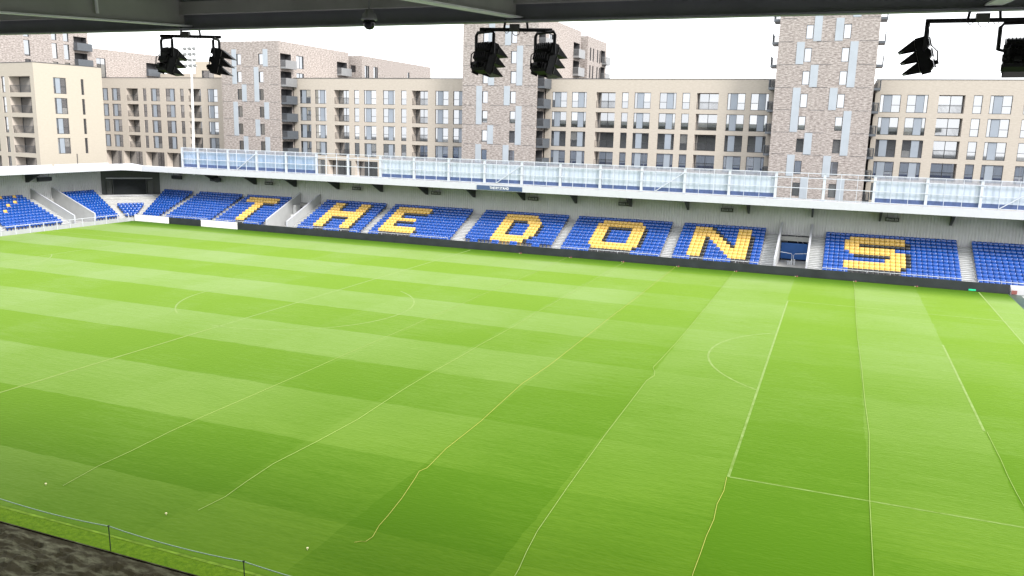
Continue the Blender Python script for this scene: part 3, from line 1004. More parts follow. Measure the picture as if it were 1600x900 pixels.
# colour runs per row, counted from the top row down: (colour, first column, last column)
LET = {
 'S': {1: [('Y', 5, 15)], 2: [('Y', 4, 15), ('K', 16, 16)], 3: [('Y', 4, 6), ('K', 7, 16)], 4: [('Y', 4, 13)], 5: [('Y', 5, 15), ('K', 16, 16)],
       6: [('K', 6, 12), ('Y', 13, 15), ('K', 16, 16)], 7: [('Y', 12, 15), ('K', 16, 16)], 8: [('Y', 4, 15), ('K', 16, 16)], 9: [('Y', 4, 14), ('K', 15, 15)], 10: [('K', 5, 14)]},
 'N': {1: [('Y', 3, 6), ('K', 7, 7), ('Y', 13, 15)], 2: [('Y', 3, 7), ('K', 8, 8), ('Y', 13, 15)], 3: [('Y', 3, 8), ('K', 9, 9), ('Y', 13, 15), ('K', 16, 16)],
       4: [('Y', 3, 5), ('K', 6, 6), ('Y', 7, 9), ('K', 10, 10), ('Y', 13, 15), ('K', 16, 16)], 5: [('Y', 3, 5), ('K', 6, 6), ('Y', 8, 10), ('K', 11, 11), ('Y', 13, 15), ('K', 16, 16)],
       6: [('Y', 3, 5), ('K', 6, 6), ('Y', 9, 11), ('K', 12, 12), ('Y', 13, 15), ('K', 16, 16)], 7: [('Y', 3, 5), ('K', 6, 6), ('Y', 10, 15), ('K', 16, 16)],
       8: [('Y', 3, 5), ('K', 6, 6), ('Y', 11, 15), ('K', 16, 16)], 9: [('Y', 3, 5), ('K', 6, 6), ('Y', 12, 15), ('K', 16, 16)], 10: [('K', 4, 6), ('K', 13, 16)]},
 'O': {1: [('Y', 7, 16)], 2: [('Y', 6, 17)], 3: [('Y', 6, 8), ('K', 9, 14), ('Y', 15, 17), ('K', 18, 18)], 8: [('Y', 6, 17), ('K', 18, 18)], 9: [('Y', 7, 16), ('K', 17, 17)], 10: [('K', 7, 16)]},
 'D': {1: [('Y', 7, 15)], 2: [('Y', 7, 16)], 3: [('Y', 7, 9), ('K', 10, 13), ('Y', 14, 17)], 8: [('Y', 7, 16), ('K', 17, 17)], 9: [('Y', 7, 15), ('K', 16, 16)]},
 'E': {1: [('Y', 2, 11)], 2: [('Y', 2, 11), ('K', 12, 12)], 3: [('Y', 2, 4), ('K', 5, 11)], 4: [('Y', 2, 4), ('K', 5, 5)], 5: [('Y', 2, 9)], 6: [('Y', 2, 4), ('K', 5, 9)],
       7: [('Y', 2, 4), ('K', 5, 5)], 8: [('Y', 2, 11)], 9: [('Y', 2, 11), ('K', 12, 12)], 10: [('K', 3, 11)]},
 'H': {4: [('Y', 4, 14), ('K', 15, 15)], 5: [('Y', 4, 14), ('K', 15, 15)], 6: [('Y', 4, 6), ('K', 7, 11), ('Y', 12, 14), ('K', 15, 15)], 10: [('K', 5, 7), ('K', 13, 15)]},
 'T': {1: [('Y', 2, 12)], 2: [('Y', 2, 12), ('K', 13, 13)], 3: [('Y', 6, 8), ('K', 9, 12)], 10: [('K', 7, 9)]},
}
for r in (4, 5, 6, 7):
    LET['O'][r] = [('Y', 6, 8), ('K', 9, 9), ('Y', 15, 17), ('K', 18, 18)]
    LET['D'][r] = [('Y', 7, 9), ('K', 10, 10), ('Y', 15, 17), ('K', 18, 18)]
for r in (1, 2, 3, 7, 8, 9):
    LET['H'][r] = [('Y', 4, 6), ('K', 7, 7), ('Y', 12, 14), ('K', 15, 15)]
for r in range(4, 10):
    LET['T'][r] = [('Y', 6, 8), ('K', 9, 9)]

seats = []         # (colour, location, rotation, block, row from the front, column from the left)
def add_block(key, x0, x1, n, name, let=None, sparse=None, slant=0.0):
    for r in range(NR):
        xa = x0 - slant * r
        k = n + int(round(slant * r / 0.485))
        p = (x1 - xa) / k
        y, z = row_yz(r)
        for c in range(k):
            if sparse and r == 0 and c not in sparse:
                continue
            col = 'B'
            if let:
                for q, c0, c1 in LET[let].get(NR - 1 - r, []):
                    if c0 <= c <= c1:
                        col = q
            seats.append((col, (xa + p * (c + .5), y + 0.40 + random.uniform(-.012, .012), z), random.uniform(-.02, .02), name, r + 1, c + 1))
add_block('P1', -51.75, -48.8, 6, 'the block beside the corner', slant=0.24)
add_block('P2', -47.5, -39.8, 16, 'the block left of letter T')
add_block('T', -38.9, -31.35, 16, 'the letter T block', 'T')
add_block('H', -25.6, -16.25, 19, 'the letter H block', 'H')
add_block('E', -14.95, -3.65, 23, 'the letter E block', 'E')
add_block('D', -1.9, 9.15, 24, 'the letter D block', 'D', sparse=(2, 3, 8, 9, 13, 14, 19, 20))
add_block('O', 10.4, 21.75, 24, 'the letter O block', 'O')
add_block('N', 23.1, 32.2, 19, 'the letter N block', 'N')
add_block('S', 38.45, 51.1, 26, 'the letter S block', 'S')
add_block('R', 52.45, 60.2, 16, 'the far right block')
STRAY = {(10, 20.2), (10, 22.1), (8, 20.9), (7, 19.6), (5, 18.2)}
def end_block(y0, y1, n, name, grow=0.0):
    for r in range(NR):
        yb = y1 + grow * r
        k = n + int(round(grow * r / 0.485))
        p = (yb - y0) / k
        for c in range(k):
            y = y0 + p * (c + .5)
            col = 'Y' if any(r == a and abs(y - q) < p * .5 for a, q in STRAY) else 'B'
            seats.append((col, (XL0 - RD * r - 0.40, y, Z0 + RH * r), math.pi / 2 + random.uniform(-.02, .02), name, r + 1, c + 1))
end_block(5.2, 14.1, 18, 'the end stand edge block')
end_block(15.5, 23.3, 16, 'the block with stray yellow seats')
end_block(28.45, 32.3, 8, 'the end stand corner block', 0.22)
for r in range(5):
    a, c = Vector(far_l(r)), Vector(end_r(r))
    mid = (a + c) / 2 + Vector((-.28, .28))
    d = (a - c).normalized()
    n = 3 + r
    for k in range(n):
        p = mid + d * (k - (n - 1) / 2) * 0.5
        seats.append(('B', (p.x, p.y, Z0 + RH * r), math.pi / 4, 'the small corner block', r + 1, k + 1))

def cdist(s):
    return (Vector(s[1]) - CAM).length
def seat_label(s):
    word = {'B': 'blue', 'Y': 'yellow', 'K': 'black'}[s[0]]
    return f"{word} tip-up seat, {ORD[s[4]]} row up, {ORD[s[5]]} from left in {s[3]}"
rest = {'B': [], 'Y': []}
for colr, limit in (('B', 300), ('Y', 300), ('K', 300)):
    grp = sorted([s for s in seats if s[0] == colr], key=cdist)
    for s in grp[:limit]:
        word = {'B': 'blue', 'Y': 'yellow', 'K': 'black'}[colr]
        o = inst(word + '_seat', SEAT[colr], None, s[1], s[2])
        tag(o, seat_label(s), 'seat', f'{word} stadium seats')
    rest.setdefault(colr, [])
    rest[colr] = grp[limit:]
for colr, mat, nm, lab in (('B', 'seat_blue', 'blue_seats', 'remaining rows of blue tip-up seats in the farther blocks'),
                           ('Y', 'seat_yellow', 'yellow_seats', 'remaining yellow tip-up seats in the letters farthest from the camera')):
    if not rest[colr]:
        continue
    src = SEAT[colr]
    vs = [v.co.copy() for v in src.vertices]
    fs = [tuple(p.vertices) for p in src.polygons]
    sm = [p.use_smooth for p in src.polygons]
    V, F, SM = [], [], []
    for s in rest[colr]:
        mtx = Matrix.Translation(s[1]) @ Matrix.Rotation(s[2], 4, 'Z')
        n = len(V)
        V += [tuple(mtx @ v) for v in vs]
        F += [tuple(n + i for i in f) for f in fs]
        SM += sm
    me = bpy.data.meshes.new(nm)
    me.from_pydata(V, [], F)
    me.materials.append(MT[mat])
    me.polygons.foreach_set('use_smooth', SM)
    o = bpy.data.objects.new(nm, me)
    COL.objects.link(o)
    tag(o, lab, 'seats', kind='stuff')

# ------------------------------------------------------------------ boards, signs and screen of the far side
def board(x0, x1, mat, lab, z1=0.86):
    t = thing('advertising_board', ((x0 + x1) / 2, 33.78, 0), lab, 'advertising board')
    b = MB()
    b.box(x0, x1, 33.74, 33.80, 0.02, z1)
    b.build('board_face', mat, t)
    b = MB()
    b.box(x0 + .02, x1 - .02, 33.802, 33.90, z1 - 0.05, z1 + 0.012)
    n = max(2, int((x1 - x0) / 2.4))
    for k in range(n + 1):
        x = x0 + .05 + (x1 - x0 - .1) * k / n
        b.prism([(33.80, z1 - .05), (34.2, 0.0), (33.80, 0.0)], 'x', x - .02, x + .02)
    b.build('stand_frame', 'bracket', t)
board(-52.0, -45.85, 'white_board', 'white advertising board nearest the far left corner', 0.92)
board(-45.8, -40.32, 'black_board', 'short black advertising board between the two white ones', 0.88)
board(-40.27, -34.22, 'white_board', 'white advertising board in front of the letter T block', 0.92)
board(-34.17, 55.0, 'black_board', 'very long black advertising board along the far touchline')

sg = thing('stand_sign', (1.93, 36.7, 7.04), 'navy sign with white capitals on the white roof edge', 'sign')
b = MB()
b.box(-0.97, 4.84, 36.69, 36.745, 6.80, 7.32)
b.build('sign_board', 'navy', sg)
me = text_mesh('THE RY STAND', 0.42, 'white_text')
o = inst('lettering', me, sg, (1.95, 36.682, 7.055))
o.rotation_euler = (R(90), 0, 0)
o.scale = (0.82, 1, 1)

SIGNS = [(-34.97, '30'), (-20.71, '31'), (-8.84, '32'), (4.5, '33'), (15.93, '34'), (27.8, '35'), (44.81, '36')]
WHERE = ['over the letter T', 'over the letter H', 'over the letter E', 'over the letter D', 'over the letter O', 'over the letter N', 'over the letter S']
for (x, num), wh in zip(SIGNS, WHERE):
    t = thing('block_sign', (x, 41.5, 5.64), f'small black block sign under the roof {wh}', 'sign', 'block signs under the roof')
    b = MB()
    b.box(x - .68, x + .68, 41.46, 41.54, 5.42, 5.86)
    b.build('sign_board', 'sign_black', t)
    for k in (-.5, .5):
        b = MB()
        b.tube([(x + k, 41.5, 5.86), (x + k, 41.5, 6.78)], 0.02)
        b.build('hanger', 'bracket', t)
    o = inst('lettering', text_mesh('Block ' + num, 0.30, 'sign_text'), t, (x, 41.45, 5.64))
    o.rotation_euler = (R(90), 0, 0)
for x, y, rz, lab in ((-51.2, 41.3, 0, 'dark loudspeaker under the roof nearest the corner screen'), (-44.1, 41.3, 0, 'dark loudspeaker under the roof above the plain blue block')):
    t = thing('loudspeaker', (x, y, 5.75), lab, 'loudspeaker', 'loudspeakers under the roof')
    b = MB()
    b.prism([(y - .25, 5.55), (y + .15, 5.45), (y + .15, 6.02), (y - .25, 6.02)], 'x', x - .85, x + .85)
    b.build('cabinet', 'bracket', t)
    b = MB()
    b.box(x - .8, x + .8, y - .275, y - .252, 5.60, 5.98)
    b.build('grille', 'sign_black', t)
    for k in (-.6, .6):
        b = MB()
        b.tube([(x + k, y, 6.02), (x + k, y, 6.75)], 0.025)
        b.build('hanger', 'bracket', t)
t = thing('loudspeaker', (-59.6, 24.2, 5.8), 'dark loudspeaker under the roof of the left end stand', 'loudspeaker', 'loudspeakers under the roof')
b = MB()
b.prism([(-59.35, 5.62), (-59.75, 5.5), (-59.75, 6.1), (-59.35, 6.1)], 'y', 25.2, 27.2)
b.build('cabinet', 'bracket', t)
b = MB()
b.box(-59.345, -59.32, 25.25, 27.15, 5.67, 6.05)
b.build('grille', 'sign_black', t)
for k in (25.5, 26.9):
    b = MB()
    b.tube([(-59.55, k, 6.1), (-59.55, k, 6.85)], 0.025)
    b.build('hanger', 'bracket', t)

# corner video screen, square to the diagonal
C0 = Vector((-57.55, 38.55))
U = Vector((1, 1)).normalized()
N = Vector((1, -1)).normalized()
sc = thing('video_screen', (C0.x, C0.y, 2.6), 'switched-off dark video screen in the far left corner', 'screen')
b = MB()
b.obox(C0, U, N, -2.25, 2.25, -.25, 0, 2.75, 5.35)
b.build('screen_housing', 'bracket', sc)
b = MB()
b.obox(C0, U, N, -2.18, 2.18, 0.002, .03, 2.82, 5.28)
b.build('display_face', 'screen', sc)
b = MB()
a0, a1 = C0 - U * 3.1 + N * .3, C0 + U * 3.1 + N * .3
b.tube([(a0.x, a0.y, 5.5), (a1.x, a1.y, 5.5)], 0.06)
b.build('top_rail', 'white', sc)
for s in (-1, 1):
    b = MB()
    b.obox(C0, U, N, s * 2.75 - .35, s * 2.75 + .35, -.2, -.05, 2.9, 5.1)
    b.build('side_louvre', 'sign_black', sc)
b = MB()
a0, a1 = C0 - U * 3.0 + N * 1.1, C0 + U * 3.0 + N * 1.1
b.tube([(a0.x, a0.y, 3.05), (a1.x, a1.y, 3.05)], 0.05)
for k in range(7):
    p = a0 + (a1 - a0) * k / 6
    b.tube([(p.x, p.y, 2.2), (p.x, p.y, 3.05)], 0.025)
b.build('safety_rail', 'white', far)
b = MB()
for r in (5, 7, 9):
    a, c = Vector(far_l(r)), Vector(end_r(r))
    d = (a - c).normalized()
    nn = Vector((d.y, -d.x))
    b.obox(c + d * .05, d, nn, 0, (a - c).length - .1, -.5, .02, Z0 + RH * r, Z0 + RH * r + .05)
b.build('corner_step', 'pale_concrete', far)

ex = thing('emergency_light', (51.92, 33.7, 0.1), 'small bright green box at the foot of the long black board', 'light')
b = MB()
b.box(51.62, 52.22, 33.66, 33.735, 0.06, 0.20)
b.build('lit_cover', 'green_light', ex)
b = MB()
b.box(51.58, 52.26, 33.67, 33.738, 0.02, 0.056)
b.build('tray', 'bracket', ex)
# stacked boards at the far right end
t = thing('barrier_stack', (56.2, 33.9, 0), 'grey stack of low barriers beyond the right end of the black board', 'barrier')
for k in range(3):
    b = MB()
    b.box(55.1, 58.5 - .3 * k, 33.7 + .25 * k, 33.9 + .25 * k, 0, 0.55 + .12 * k)
    b.build('barrier_panel', 'cladding', t)
b = MB()
b.box(55.15, 55.6, 33.6, 33.69, 0.05, 0.4)
b.build('red_end', 'peg_red', t)

# ------------------------------------------------------------------ steel and sheet screen on the far roof
sf = thing('roof_screen', (8, 37.0, 7.5), 'pale blue steel and sheet screen standing on the far stand roof', 'screen fence')
SP = 4.745
PX = [-0.1 + SP * k for k in range(-9, 16)]
PX = [-45.95, -43.2] + PX[1:]
ZS, ZT = 7.52, 10.33
YS = 37.0
def mk(nm, fn, mat):
    q = MB()
    fn(q)
    return q.mesh(nm, mat)
def ibeam(q):
    q.box(-.13, .13, -.10, -.08, 0, ZT - ZS)
    q.box(-.13, .13, .08, .10, 0, ZT - ZS)
    q.box(-.015, .015, -.08, .08, 0, ZT - ZS)
POST = mk('post', ibeam, 'frame_blue')
unit = mk('rail', lambda q: q.box(0, 1, -.03, .03, -.035, .035), 'frame_blue')
thin = mk('mullion', lambda q: q.box(-.022, .022, -.03, .03, 0, ZT - ZS), 'frame_blue')
def sheet(q):
    n = 24
    for i in range(n):
        x0, x1 = i / n, (i + 1) / n
        y0, y1 = .02 * math.sin(i * 2.1), .02 * math.sin((i + 1) * 2.1)
        q.face([(x0, y0, 0), (x1, y1, 0), (x1, y1, 1), (x0, y0, 1)])
SHEET = mk('sheet', sheet, 'sheet')
SHEETB = mk('sheet', sheet, 'sheet_blue')
MESH = mk('mesh_panel', sheet, 'mesh')
HEM = mk('hem_strip', lambda q: q.box(0, 1, -.02, .02, 0, 1), 'hem')
for x in PX:
    inst('post', POST, sf, (x, YS, ZS))
for i, (x0, x1) in enumerate(zip(PX, PX[1:])):
    w = x1 - x0 - .04
    mid = (x0 + x1) / 2
    opened = -24.5 < mid < -14 or 33 < mid < 42.9
    zrails = (ZS + .12, ZS + 1.25, ZT - .52, ZT - .03)
    for z in zrails:
        inst('rail', unit, sf, (x0 + .02, YS - .12, z), 0, (w, 1, 1))
    for k in (1, 2):
        if w > 3:
            inst('mullion', thin, sf, (x0 + w * k / 3, YS - .155, ZS), 0)
    if not opened:
        blue = mid < -24
        inst('sheet', SHEETB if blue else SHEET, sf, (x0 + .15, YS + .13, ZS + .52), 0, (w - .2, 1, 1.76))
        inst('mesh_panel', MESH, sf, (x0 + .15, YS + .10, ZT - .50), 0, (w - .2, 1, .46))
        inst('hem_strip', HEM, sf, (x0 + .15, YS + .13, ZS + .14), 0, (w - .2, 1, .42))
    if not opened and i % 4 == 2 or 52.0 < x0 < 54:
        b = MB()
        b.tube([(x0 + w * .33, YS - .2, ZS + .1), (x1 - .1, YS - .2, ZT - .55)], 0.05)
        b.build('brace', 'frame_blue', sf)

# floodlight mast behind the left end of the screen
ms = thing('floodlight_mast', (-45.1, 38.4, 0), 'slender white floodlight mast rising behind the left end of the roof screen', 'floodlight mast')
b = MB()
b.tube([(-45.35, 38.4, 6.5), (-45.05, 38.4, 14), (-44.8, 38.4, 24.2)], [0.19, 0.15, 0.10], seg=14)
b.build('pole', 'mast', ms, smooth=True)
b = MB()
for k in range(4):
    z = 21.4 + .75 * k
    b.box(-45.75, -43.85, 38.2, 38.3, z - .06, z + .06)
b.build('crossarm', 'mast', ms)
q = MB()
q.prism([(-.16, -.14), (.12, -.22), (.12, .2), (-.16, .14)], 'x', -.2, .2)
lm = q.mesh('lamp', 'pale_metal_skylit')
for k in range(4):
    for j in range(3):
        inst('lamp', lm, ms, (-45.6 + .8 * j, 38.05, 21.4 + .75 * k))

# ------------------------------------------------------------------ flats
H = 2.32
ROWS = [17.41, 14.475, 11.545, 8.64]        # sills of the upper four storeys
unit_pane = mk('pane', lambda q: q.box(0, 1, -.008, .008, 0, 1), 'glass')
tower_pane = mk('pane', lambda q: q.box(0, 1, -.008, .008, 0, 1), 'glass_dark')
unit_panel = mk('panel', lambda q: q.box(0, 1, -.05, .02, 0, 1), 'panel')
skylit_panel = mk('panel', lambda q: q.box(0, 1, -.05, .02, 0, 1), 'panel_skylit')
CACHE = {}
def bars(name, w, h, vs, hs):
    """frame: outline plus mullions at vs and transoms at hs=(z, x0, x1)"""
    key = (round(w, 2), round(h, 2), tuple(round(v, 2) for v in vs), tuple((round(a, 2), round(c, 2), round(d, 2)) for a, c, d in hs))
    if key not in CACHE:
        q = MB()
        e = .055
        q.box(0, w, -.06, .04, 0, e)
        q.box(0, w, -.06, .04, h - e, h)
        q.box(0, e, -.06, .04, e, h - e)
        q.box(w - e, w, -.06, .04, e, h - e)
        for v in vs:
            q.box(v - .025, v + .025, -.055, .035, e, h - e)
        for z, x0, x1 in hs:
            q.box(x0 + .026, x1 - .026, -.05, .03, z - .03, z + .03)
        q.box(-.0, w, -.10, -.061, -.0, .03)
        CACHE[key] = q.mesh(name, 'frame')
    return CACHE[key]
def window(bld, o, U, ang, u, z, w, typ, h=H, pane=None):
    """typ A: strip|panel|light, B: light|panel|strip, N: narrow, T: plain, P: doors"""
    pane = pane or unit_pane
    N = Vector((U.y, -U.x))
    p = o + U * u - N * 0.17
    if typ in 'AB':
        a, c = w * .17, w * .57
        if typ == 'B':
            a, c = w * .43, w * .83
        tz = h * .42
        tr = (tz, c, w) if typ == 'A' else (tz, 0, a)
        f = inst('window', bars('window', w, h, (a, c), (tr,)), bld, (p.x, p.y, z), ang)
        child('panel', unit_panel, f, (a + .03, 0, .06), (c - a - .06, 1, h - .12))
        if typ == 'A':
            child('pane', pane, f, (.05, 0, .05), (a - .07, 1, h - .1))
            child('pane', pane, f, (c + .02, 0, .05), (w - c - .07, 1, tz - .07))
            child('pane', pane, f, (c + .02, 0, tz + .025), (w - c - .07, 1, h - tz - .07))
        else:
            child('pane', pane, f, (c + .02, 0, .05), (w - c - .07, 1, h - .1))
            child('pane', pane, f, (.05, 0, .05), (a - .07, 1, tz - .07))
            child('pane', pane, f, (.05, 0, tz + .025), (a - .07, 1, h - tz - .07))
    elif typ == 'N':
        tz = h * .42
        f = inst('window', bars('window', w, h, (), ((tz, 0, w),)), bld, (p.x, p.y, z), ang)
        child('pane', pane, f, (.05, 0, .05), (w - .1, 1, tz - .07))
        child('pane', pane, f, (.05, 0, tz + .025), (w - .1, 1, h - tz - .07))
    elif typ == 'T':
        f = inst('window', bars('window', w, h, (), ()), bld, (p.x, p.y, z), ang)
        child('pane', pane, f, (.05, 0, .05), (w - .1, 1, h - .1))
    elif typ == 'W':
        f = inst('window', bars('window', w, h, (w * .5,), ()), bld, (p.x, p.y, z), ang)
        for k in (0, 1):
            child('pane', pane, f, (w * .5 * k + .03, 0, .05), (w * .5 - .06, 1, h - .1))
def balcony(bld, o, U, ang, u, z, w, dep, h=H, rail=True):
    N = Vector((U.y, -U.x))
    p = o + U * u - N * (dep - .08)
    vs = (w * .5,)
    f = inst('balcony_door', bars('balcony_door', w, h, vs, ()), bld, (p.x, p.y, z), ang)
    for k in (0, 1):
        child('pane', unit_pane, f, (w * .5 * k + .04, 0, .05), (w * .5 - .08, 1, h - .1))
    if rail:
        key = ('rail', round(w, 1))
        if key not in CACHE:
            q = MB()
            q.box(.0, w, -.02, .02, 1.02, 1.07)
            q.box(.0, w, -.02, .02, .06, .10)
            n = int(w / .14)
            for i in range(n + 1):
                x = w * i / n
                q.box(x - .01, x + .01, -.012, .012, .10, 1.02)
            CACHE[key] = q.mesh('balcony_railing', 'frame')
        p = o + U * u - N * 0.10
        inst('balcony_railing', CACHE[key], bld, (p.x, p.y, z), ang)

def facade(b, o, U, u0, u1, z0, z1, holes, mi=0, mj=1):
    """wall with real openings; holes = (u0, u1, z0, z1, depth)"""
    N = Vector((U.y, -U.x))
    P = lambda u, z, d: (o.x + U.x * u - N.x * d, o.y + U.y * u - N.y * d, z)
    us = sorted(set([u0, u1] + [round(h[k], 4) for h in holes for k in (0, 1)]))
    zs = sorted(set([z0, z1] + [round(h[k], 4) for h in holes for k in (2, 3)]))
    for i in range(len(zs) - 1):
        zc = (zs[i] + zs[i + 1]) / 2
        run = None
        for j in range(len(us) - 1):
            uc = (us[j] + us[j + 1]) / 2
            if any(h[0] < uc < h[1] and h[2] < zc < h[3] for h in holes):
                if run is not None:
                    b.face([P(run, zs[i], 0), P(us[j], zs[i], 0), P(us[j], zs[i + 1], 0), P(run, zs[i + 1], 0)], mi)
                    run = None
            elif run is None:
                run = us[j]
        if run is not None:
            b.face([P(run, zs[i], 0), P(u1, zs[i], 0), P(u1, zs[i + 1], 0), P(run, zs[i + 1], 0)], mi)
    for a, c, zl, zh, d in holes:
        b.face([P(a, zl, 0), P(a, zh, 0), P(a, zh, d), P(a, zl, d)], mj)
        b.face([P(c, zl, 0), P(c, zl, d), P(c, zh, d), P(c, zh, 0)], mj)
        b.face([P(a, zl, 0), P(a, zl, d), P(c, zl, d), P(c, zl, 0)], mj)
        b.face([P(a, zh, 0), P(c, zh, 0), P(c, zh, d), P(a, zh, d)], mj)
        b.face([P(a, zl, d), P(a, zh, d), P(c, zh, d), P(c, zl, d)], mj)

EX, EY = Vector((1, 0)), Vector((0, 1))
YF, ZTOP = 69.0, 21.65

def low_block(x0, x1, cols, low, label, lo=None):
    bld = thing('apartment_block', ((x0 + x1) / 2, YF + 7, 0), label, 'apartment block', 'beige blocks of flats')
    o = Vector((0, YF))
    holes = []
    for a, c, t in cols:
        for r in ROWS + ([5.72] if not low else []):
            holes.append((a, c, r, r + H, 1.6 if t == 'P' else .25))
    for a, c, t in low:
        holes.append((a, c, 5.1, 7.9, 1.6 if t == 'P' else .3))
    b = MB()
    facade(b, o, EX, x0, x1, 0, ZTOP, holes)
    yb = YF + 14
    b.face([(x0, YF, 0), (x0, YF, ZTOP), (x0, yb, ZTOP), (x0, yb, 0)])
    b.face([(x1, YF, 0), (x1, yb, 0), (x1, yb, ZTOP), (x1, YF, ZTOP)])
    b.face([(x0, yb, 0), (x0, yb, ZTOP), (x1, yb, ZTOP), (x1, yb, 0)])
    b.face([(x0, YF, ZTOP - .2), (x1, YF, ZTOP - .2), (x1, yb, ZTOP - .2), (x0, yb, ZTOP - .2)], 1)
    b.build('wall', ['brick_beige', 'jamb'], bld, fix=False)
    b = MB()
    b.box(x0 - .02, x1 + .02, YF - .05, YF + .3, ZTOP, ZTOP + .09)
    b.build('coping', 'coping', bld)
    for a, c, t in cols:
        for r in ROWS + ([5.72] if not low else []):
            if t == 'P':
                balcony(bld, o, EX, 0, a + .02, r + .01, c - a - .04, 1.6, H - .02)
            else:
                window(bld, o, EX, 0, a + .01, r + .01, c - a - .02, t, H - .02)
    for a, c, t in low:
        if t == 'P':
            balcony(bld, o, EX, 0, a + .02, 5.11, c - a - .04, 1.6, 2.76, rail=False)
        else:
            window(bld, o, EX, 0, a + .01, 5.11, c - a - .02, t, 2.76)
    return bld

low_block(-97.2, -64.2, [(-95.9, -93.6, 'B'), (-92.78, -90.49, 'A'), (-88.94, -86.06, 'P'), (-84.89, -84.01, 'N'), (-83.0, -80.73, 'A'), (-79.35, -77.07, 'B'),
          (-75.92, -75.01, 'N'), (-73.95, -71.0, 'P'), (-69.5, -67.2, 'A')],
          [(-95.36, -91.03, 'P'), (-90.54, -85.82, 'P'), (-85.01, -80.41, 'P'), (-79.79, -75.2, 'P'), (-74.4, -70.0, 'P'), (-69.2, -65.2, 'P')],
          'beige block of flats behind the white mast, left of the shortest mottled tower')
low_block(-50.55, -16.6, [(-49.34, -47.05, 'A'), (-46.2, -43.9, 'B'), (-42.3, -39.35, 'P'), (-38.36, -37.35, 'N'), (-36.43, -34.05, 'A'), (-32.75, -30.45, 'B'),
          (-29.33, -28.3, 'N'), (-27.27, -24.33, 'P'), (-22.97, -20.61, 'A'), (-19.75, -17.4, 'B')],
          [(-49.3, -47.0, 'W'), (-45.95, -44.36, 'W'), (-43.7, -39.02, 'P'), (-38.26, -33.83, 'P'), (-32.6, -28.3, 'P'), (-27.2, -23.0, 'P'), (-22.0, -18.0, 'P')],
          'beige block of flats between the left and the middle mottled towers')
low_block(-3.95, 29.7, [(-2.91, -0.52, 'A'), (0.24, 2.6, 'B'), (4.1, 7.06, 'P'), (8.05, 9.05, 'N'), (9.95, 12.4, 'A'), (13.7, 16.16, 'B'),
          (17.02, 18.12, 'N'), (19.09, 22.17, 'P'), (23.42, 25.88, 'A'), (26.63, 29.08, 'B')], [], 'beige block of flats between the middle and the right mottled towers')
low_block(42.7, 76.2, [(43.34, 45.85, 'A'), (46.6, 49.1, 'B'), (50.35, 53.4, 'P'), (54.36, 55.4, 'N'), (56.25, 58.75, 'A'), (60.05, 62.5, 'B'), (63.4, 64.5, 'N'), (65.5, 68.5, 'P'), (70, 72.4, 'A'), (73.2, 75.6, 'B')], [],
          'beige block of flats right of the tallest mottled tower')

# slim towers of mottled brick
YT = 65.5
FL = [29.25, 26.30, 23.35, 20.40, 17.45, 14.50, 11.55, 8.60, 5.65, 2.70]
# per storey: panel side beside the left window, storeys it spans, then the same for the right window
PAT = {29.25: ('', 0, 'R', 1), 26.30: ('R', 2, 'L', 1), 23.35: ('L', 1, 'R', 2), 20.40: ('R', 1, '', 0), 17.45: ('L', 2, 'L', 1), 14.50: ('', 0, 'R', 2),
       11.55: ('R', 1, '', 0), 8.60: ('L', 1, 'L', 1), 5.65: ('R', 1, 'R', 1), 2.70: ('L', 1, 'L', 1)}
PAT_LEFT = {23.35: ('L', 1, 'R', 1), 20.40: ('L', 1, 'L', 2), 17.45: ('R', 1, '', 0), 14.50: ('L', 2, 'R', 1), 11.55: ('', 0, 'L', 1), 8.60: ('R', 1, 'R', 1),
            5.65: ('L', 1, 'L', 1), 2.70: ('R', 1, 'R', 1)}

def side_balcony(bld, x, sx, y0, y1, fl, mat, prot=1.15):
    """box balcony on a tower's flank: solid outer panel, slab, barred ends"""
    q = MB()
    xo = x + sx * prot
    q.box(min(x, xo), max(x, xo), y0, y1, fl - .28, fl + .02)
    o_ = q.build('balcony', mat, bld)
    q = MB()
    q.box(min(xo, xo - sx * .05), max(xo, xo - sx * .05), y0, y1, fl + .022, fl + 1.12)
    q.build('balcony_panel', mat, o_)
    for y in (y0 + .03, y1 - .03):
        q = MB()
        q.box(min(x, xo), max(x, xo), y - .02, y + .02, fl + 1.05, fl + 1.10)
        for k in range(1, 9):
            xx = x + sx * prot * k / 9
            q.box(xx - .012, xx + .012, y - .012, y + .012, fl + .022, fl + 1.05)
        q.build('balcony_railing', mat, o_)

